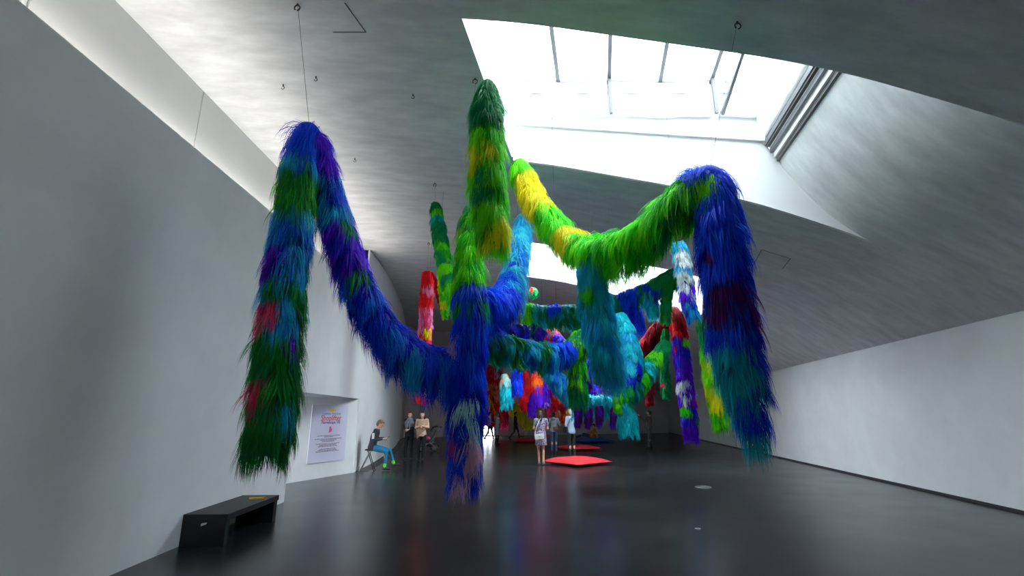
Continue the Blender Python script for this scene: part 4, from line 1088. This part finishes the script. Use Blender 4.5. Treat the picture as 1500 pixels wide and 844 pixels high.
w2, J, s = person('woman with long dark hair and a beige shawl beside the stroller', tuple(q), RAD(178), 1.68,
    dict(elR=(.22, .02, 1.13), wrR=(.05, .19, 1.16), elL=(-.22, .0, 1.14), wrL=(-.03, .2, 1.2), knR=(.09, .02, .49), anR=(.085, -.04, .08), knL=(-.09, .05, .49), anL=(-.085, .06, .08)), clo('beige_top', 206, 172, 150), clo('black_trousers_b', 20, 21, 25), BLK, DARKH, 'long')
b = MB()
b.loft([(Vector((.13, .03, .74)) * s, .03 * s, .03 * s), (Vector((.09, .02, .86)) * s, .09 * s, .10 * s), (Vector((.05, .015, .97)) * s, .15 * s, .13 * s), (Vector((.02, .01, 1.08)) * s, .18 * s, .145 * s), (Vector((0, .0, 1.25)) * s, .205 * s, .15 * s), (Vector((0, .0, 1.37)) * s, .185 * s, .125 * s), (Vector((0, -.01, 1.44)) * s, .09 * s, .08 * s)])
remesh(b, .014, 'shawl', SHAWL, w2)

q = FL(633, 662)
strl = empty('stroller', (q[0] - .12, q[1] + .15, 0), RAD(14), 'dark baby stroller with a raised handle behind the two women', 'stroller')
for (x, y, r) in ((.20, -.24, .17), (.20, .24, .17), (-.42, -.12, .11), (-.42, .12, .11)):
    b = MB(); pts = [(x + r * math.cos(t), y, r + .002 + r * .93 * math.sin(t)) for t in np.linspace(0, 2 * math.pi, 21)]
    b.tube(pts, .017, 6); wh = b.build('wheel', BLK, strl, True)
    b = MB()
    for k in range(6):
        t = k * math.pi / 3; b.tube([(x, y, r), (x + r * .92 * math.cos(t), y, r + r * .9 * math.sin(t))], .007, 5)
    b.tube([(x, y - .03, r), (x, y + .03, r)], .022, 8); b.build('spokes', M['gmetal'], wh)
for y in (-.24, .24):
    MB().tube([(-.42, y * .5, .13), (-.1, y, .35), (.22, y, .72), (.42, y, 1.02)], .014, 8).build('frame_tube', M['gmetal'], strl)
    MB().tube([(.20, y, .18), (-.05, y, .40)], .013, 8).build('frame_tube', M['gmetal'], strl)
MB().tube([(.40, -.24, 1.0), (.46, -.22, 1.06), (.46, .22, 1.06), (.40, .24, 1.0)], .018, 8).build('handle', BLK, strl)
MB().tube([(.20, -.26, .175), (.20, .26, .175)], .012, 8).build('axle', M['gmetal'], strl)
MB().tube([(-.42, -.14, .115), (-.42, .14, .115)], .012, 8).build('axle', M['gmetal'], strl)
b = MB(); b.hexa([(-.35, -.19, .38), (.02, -.19, .36), (.02, .19, .36), (-.35, .19, .38), (-.35, -.19, .46), (.0, -.19, .44), (.0, .19, .44), (-.35, .19, .46)]); b.build('seat', M['dark'], strl)
b = MB(); b.hexa([(-.02, -.19, .40), (.06, -.19, .38), (.06, .19, .38), (-.02, .19, .40), (.24, -.19, .92), (.30, -.19, .88), (.30, .19, .88), (.24, .19, .92)]); b.build('backrest', clo('grey_stroller_fabric', 92, 94, 104), strl)
b = MB(); V = []; F = []
for i in range(7):
    t = RAD(10 + i * 16)
    for y in (-.21, -.1, .1, .21): V.append((.24 - .28 * math.cos(t) * .9, y, .78 + .30 * math.sin(t) * (1 - (.12 if abs(y) > .15 else 0))))
for i in range(6):
    for k in range(3): a = 4 * i + k; F.append((a, a + 1, a + 5, a + 4))
o = obj('canopy', V, F, M['dark'], strl, True); so = o.modifiers.new('t', 'SOLIDIFY'); so.thickness = .012
b = MB(); b.ell((.02, 0, .25), (.2, .16, .07), 12, 8); b.build('basket', M['dark'], strl, True)
b = MB(); b.ell((-.10, -.05, .55), (.09, .1, .10), 12, 8); b.build('pink_blanket', clo('pink_blanket', 235, 90, 150), strl, True)

# visitors in the middle of the hall
q = FL(793, 681)
DRESS = pattern('floral_print', (66, 60, 92), (150, 140, 160), 22, .42)
wb, J, s = person('woman with long brown hair, patterned dress and bare legs', tuple(q), RAD(8), 1.70,
    dict(elR=(.23, .02, 1.12), wrR=(.17, .17, 1.02), elL=(-.23, .03, 1.12), wrL=(-.12, .2, 1.05), knR=(.07, .0, .49), anR=(.06, -.06, .075), knL=(-.08, .04, .49), anL=(-.06, .03, .075), head=(-.02, .02, 1.575)),
    DRESS, None, clo('grey_sneakers', 120, 118, 116), BROWN, 'long', legs='bare', sleeves='short', skirt=(.60, .20), skirtmat=DRESS)
hb = empty('handbag', (0, 0, 0), 0, 'white handbag slung on the back of the patterned dress woman', 'handbag')
w = wb.matrix_basis @ (Vector((-.10, -.21, .88)) * s); hb.location = w; hb.rotation_euler = (0, RAD(-6), RAD(10))
M['wbag'] = mat('white_leather', (.68, .68, .68, 1), .4)
b = MB(); b.box((-.15, -.045, -.09), (.15, .045, .08)); o = b.build('body', M['wbag'], hb); bv = o.modifiers.new('b', 'BEVEL'); bv.width = .02; bv.segments = 2
b = MB(); b.box((-.148, -.052, .0), (.148, -.046, .085)); b.build('flap', M['wbag'], hb); b = MB(); b.box((-.03, -.058, -.01), (.03, -.052, .015)); b.build('clasp', M['gmetal'], hb)
b = MB(); b.tube([(-.14, 0, .07), (-.05, .03, .30), (.12, .08, .55), (.16, .10, .53)], .008, 6); b.build('strap', M['wbag'], hb)

q = FL(812, 662.5)
wg, J, s = person('woman in a grey hooded top and blue jeans seen from behind', tuple(q), RAD(-6), 1.68,
    dict(elR=(.27, .06, 1.14), wrR=(.15, .22, 1.2), elL=(-.27, .05, 1.13), wrL=(-.15, .22, 1.18)), clo('grey_hoodie', 142, 148, 156), clo('blue_jeans_a', 52, 72, 108), BLK, DARKH, 'bun', slim=.95)
b = MB(); b.ell(Vector((0, -.10, 1.40)) * s, (.11, .06, .06), 12, 8); b.build('hood', clo('grey_hood', 132, 138, 146), wg, True)
fb = empty('waist_bag', (0, 0, 0), 0, 'brown leather waist bag on the grey hooded woman', 'waist bag')
w = wg.matrix_basis @ (Vector((.10, -.165, 1.0)) * s); fb.location = w; fb.rotation_euler = (0, RAD(6), RAD(-12))
M['brl'] = mat('brown_leather', srgb(140, 72, 52), .5, noise=.1, scale=20)
b = MB(); b.ell((0, 0, 0), (.15, .05, .075), 16, 10); b.build('pouch', M['brl'], fb, True)
b = MB(); b.tube([(-.13, -.045, .025), (0, -.052, .035), (.13, -.045, .025)], .006, 6); b.build('zip', M['dark'], fb)
b = MB(); b.tube([(.13, .01, .01), (.16, .12, .03), (.12, .26, .04)], .012, 6); b.build('belt', M['brl'], fb)

q = FL(838, 671.5)
wm, J, s = person('white haired man in a light blue shirt and dark trousers', tuple(q), RAD(28), 1.78,
    dict(elR=(.22, -.01, 1.12), wrR=(.12, .20, 1.02), elL=(-.22, .0, 1.11), wrL=(-.13, .21, .98)), clo('pale_blue_shirt', 158, 180, 200), clo('black_jeans', 30, 36, 40), BLK, GREYH, 'short', look=RAD(10))
sb = empty('shoulder_bag', (0, 0, 0), 0, 'black shoulder bag at the white haired man\'s hip', 'shoulder bag')
w = wm.matrix_basis @ (Vector((-.262, -.02, .98)) * s); sb.location = w; sb.rotation_euler = (0, 0, RAD(28))
b = MB(); b.box((-.04, -.11, -.12), (.04, .11, .10)); o = b.build('body', M['dark'], sb); bv = o.modifiers.new('b', 'BEVEL'); bv.width = .015; bv.segments = 2
b = MB(); b.tube([(0, -.09, .09), (.16, -.11, .40), (.33, -.04, .49)], .010, 6); b.build('strap', M['dark'], sb)

q = FL(953, 657.5)
pm, J, s = person('man in a brown jacket holding up a phone to take a picture', tuple(q), RAD(66), 1.78,
    dict(chest=(0, -.03, 1.25), neck=(0, -.04, 1.43), head=(0, -.03, 1.575), shR=(.17, -.03, 1.385), shL=(-.17, -.03, 1.385), elR=(.17, .20, 1.20), wrR=(.05, .40, 1.40), elL=(-.17, .20, 1.22), wrL=(-.05, .41, 1.44),
         knR=(.09, .05, .49), anR=(.10, -.02, .075), knL=(-.09, .04, .49), anL=(-.11, .06, .075)), clo('brown_jacket', 84, 74, 68), clo('grey_trousers', 72, 72, 76), BLK, BROWN, 'short', nod=RAD(-12))
ph = empty('phone', (0, 0, 0), 0, 'black phone raised by the man in the brown jacket', 'phone')
w = pm.matrix_basis @ (Vector((0, .47, 1.52)) * s); ph.location = w; ph.rotation_euler = (0, 0, RAD(66))
MB().box((-.038, -.005, -.08), (.038, .004, .08)).build('case', BLK, ph); MB().box((-.034, -.007, -.075), (.034, -.005, .075)).build('screen', mat('phone_screen_b', (.1, .12, .15, 1), .1), ph)
b = MB(); b.loft([(Vector((0, .02, 1.02)) * s, .10 * s, .115 * s), (Vector((0, .0, 1.2)) * s, .11 * s, .118 * s), (Vector((0, -.02, 1.36)) * s, .07 * s, .1 * s)]); remesh(b, .014, 'shirt_front', clo('grey_tshirt', 160, 158, 156), pm)

q = FL(728, 651)
person('woman in a long grey coat standing near the pink hemmed garland', tuple(q), RAD(-55), 1.70, dict(elR=(.2, .0, 1.13), wrR=(.10, .24, 1.12), elL=(-.2, .0, 1.12), wrL=(-.06, .24, 1.1)), clo('grey_wool_coat', 150, 152, 152), clo('black_tights', 22, 22, 26), BLK, SANDH, 'short', skirt=(.48, .19), vox=.016)
q = FL(717, 644.6)
person('person in a black and white patterned jacket walking by the red curtain', tuple(q), RAD(-70), 1.76, dict(knR=(.09, .14, .50), anR=(.09, .22, .085), knL=(-.09, -.06, .48), anL=(-.09, -.28, .10), elR=(.2, -.02, 1.12), wrR=(.14, .2, 1.05)),
       pattern('black_white_jacket', (40, 40, 44), (205, 205, 205), 9, .45), clo('dark_trousers_c', 44, 40, 40), BLK, DARKH, 'short', vox=.016)
q = FL(755, 644)
person('man in dark clothes striding past the yellow fringe', tuple(q), RAD(-80), 1.76, dict(knR=(.09, .16, .50), anR=(.09, .24, .085), knL=(-.09, -.06, .48), anL=(-.09, -.36, .11), elR=(.2, -.06, 1.12), wrR=(.17, .1, .95)),
       clo('navy_tshirt', 44, 44, 54), clo('brown_trousers', 62, 48, 46), BLK, DARKH, 'short', vox=.016, toes=(0, RAD(-25)))
# toddler and the reclining visitor
q = FL(766, 646.5)
person('toddler in pale clothes sitting on a red floor cushion', (q[0], q[1] + .1, .235), RAD(160), .86,
    dict(pelvis=(0, 0, .16), chest=(0, .0, .52), neck=(0, .0, .78), head=(0, .02, .96), shR=(.18, 0, .72), elR=(.24, .06, .48), wrR=(.2, .22, .36), shL=(-.18, 0, .72), elL=(-.24, .06, .48), wrL=(-.2, .22, .36),
         hipR=(.1, .02, .12), knR=(.2, .36, .14), anR=(.18, .66, .10), hipL=(-.1, .02, .12), knL=(-.2, .36, .14), anL=(-.18, .66, .10)), clo('cream_romper', 205, 195, 180), clo('dark_leggings', 50, 46, 50), BLK, SANDH, 'short')
q = FL(866, 647.5)
rp, J, s = person('person in a mustard top reclining on the blue cushion', (q[0] - .02, q[1] - .1, .215), RAD(84), 1.68,
    dict(pelvis=(0, 0, .13), chest=(0, -.17, .40), neck=(0, -.22, .58), head=(0, -.19, .72), shR=(.17, -.2, .53), elR=(.26, -.36, .32), wrR=(.25, -.40, .08), shL=(-.17, -.2, .53), elL=(-.22, .02, .36), wrL=(-.14, .24, .36),
         hipR=(.09, .03, .12), knR=(.11, .42, .26), anR=(.11, .80, .08), hipL=(-.09, .03, .12), knL=(-.1, .45, .18), anL=(-.1, .88, .08)), clo('mustard_top', 190, 130, 42), clo('navy_jeans', 36, 48, 92), BLK, BROWN, 'short', nod=RAD(15), toes=(RAD(50), RAD(55)))
# floor box covers
for (px, py, r, lab) in ((1030, 714, .17, 'round metal floor box cover set into the concrete'), (1022, 775, .035, 'tiny metal floor stud near the round cover')):
    q = FL(px, py); t = empty('floor_cover', (q[0], q[1], 0), 0, lab, 'floor cover')
    b = MB(); b.tube([(0, 0, 0.0), (0, 0, .004)], r, 24); b.build('plate', M['strip'], t)
    b = MB(); b.tube([(r * math.cos(a), r * math.sin(a), .003) for a in np.linspace(0, 2 * math.pi, 25)], .006, 6); b.build('rim', M['gmetal'], t)
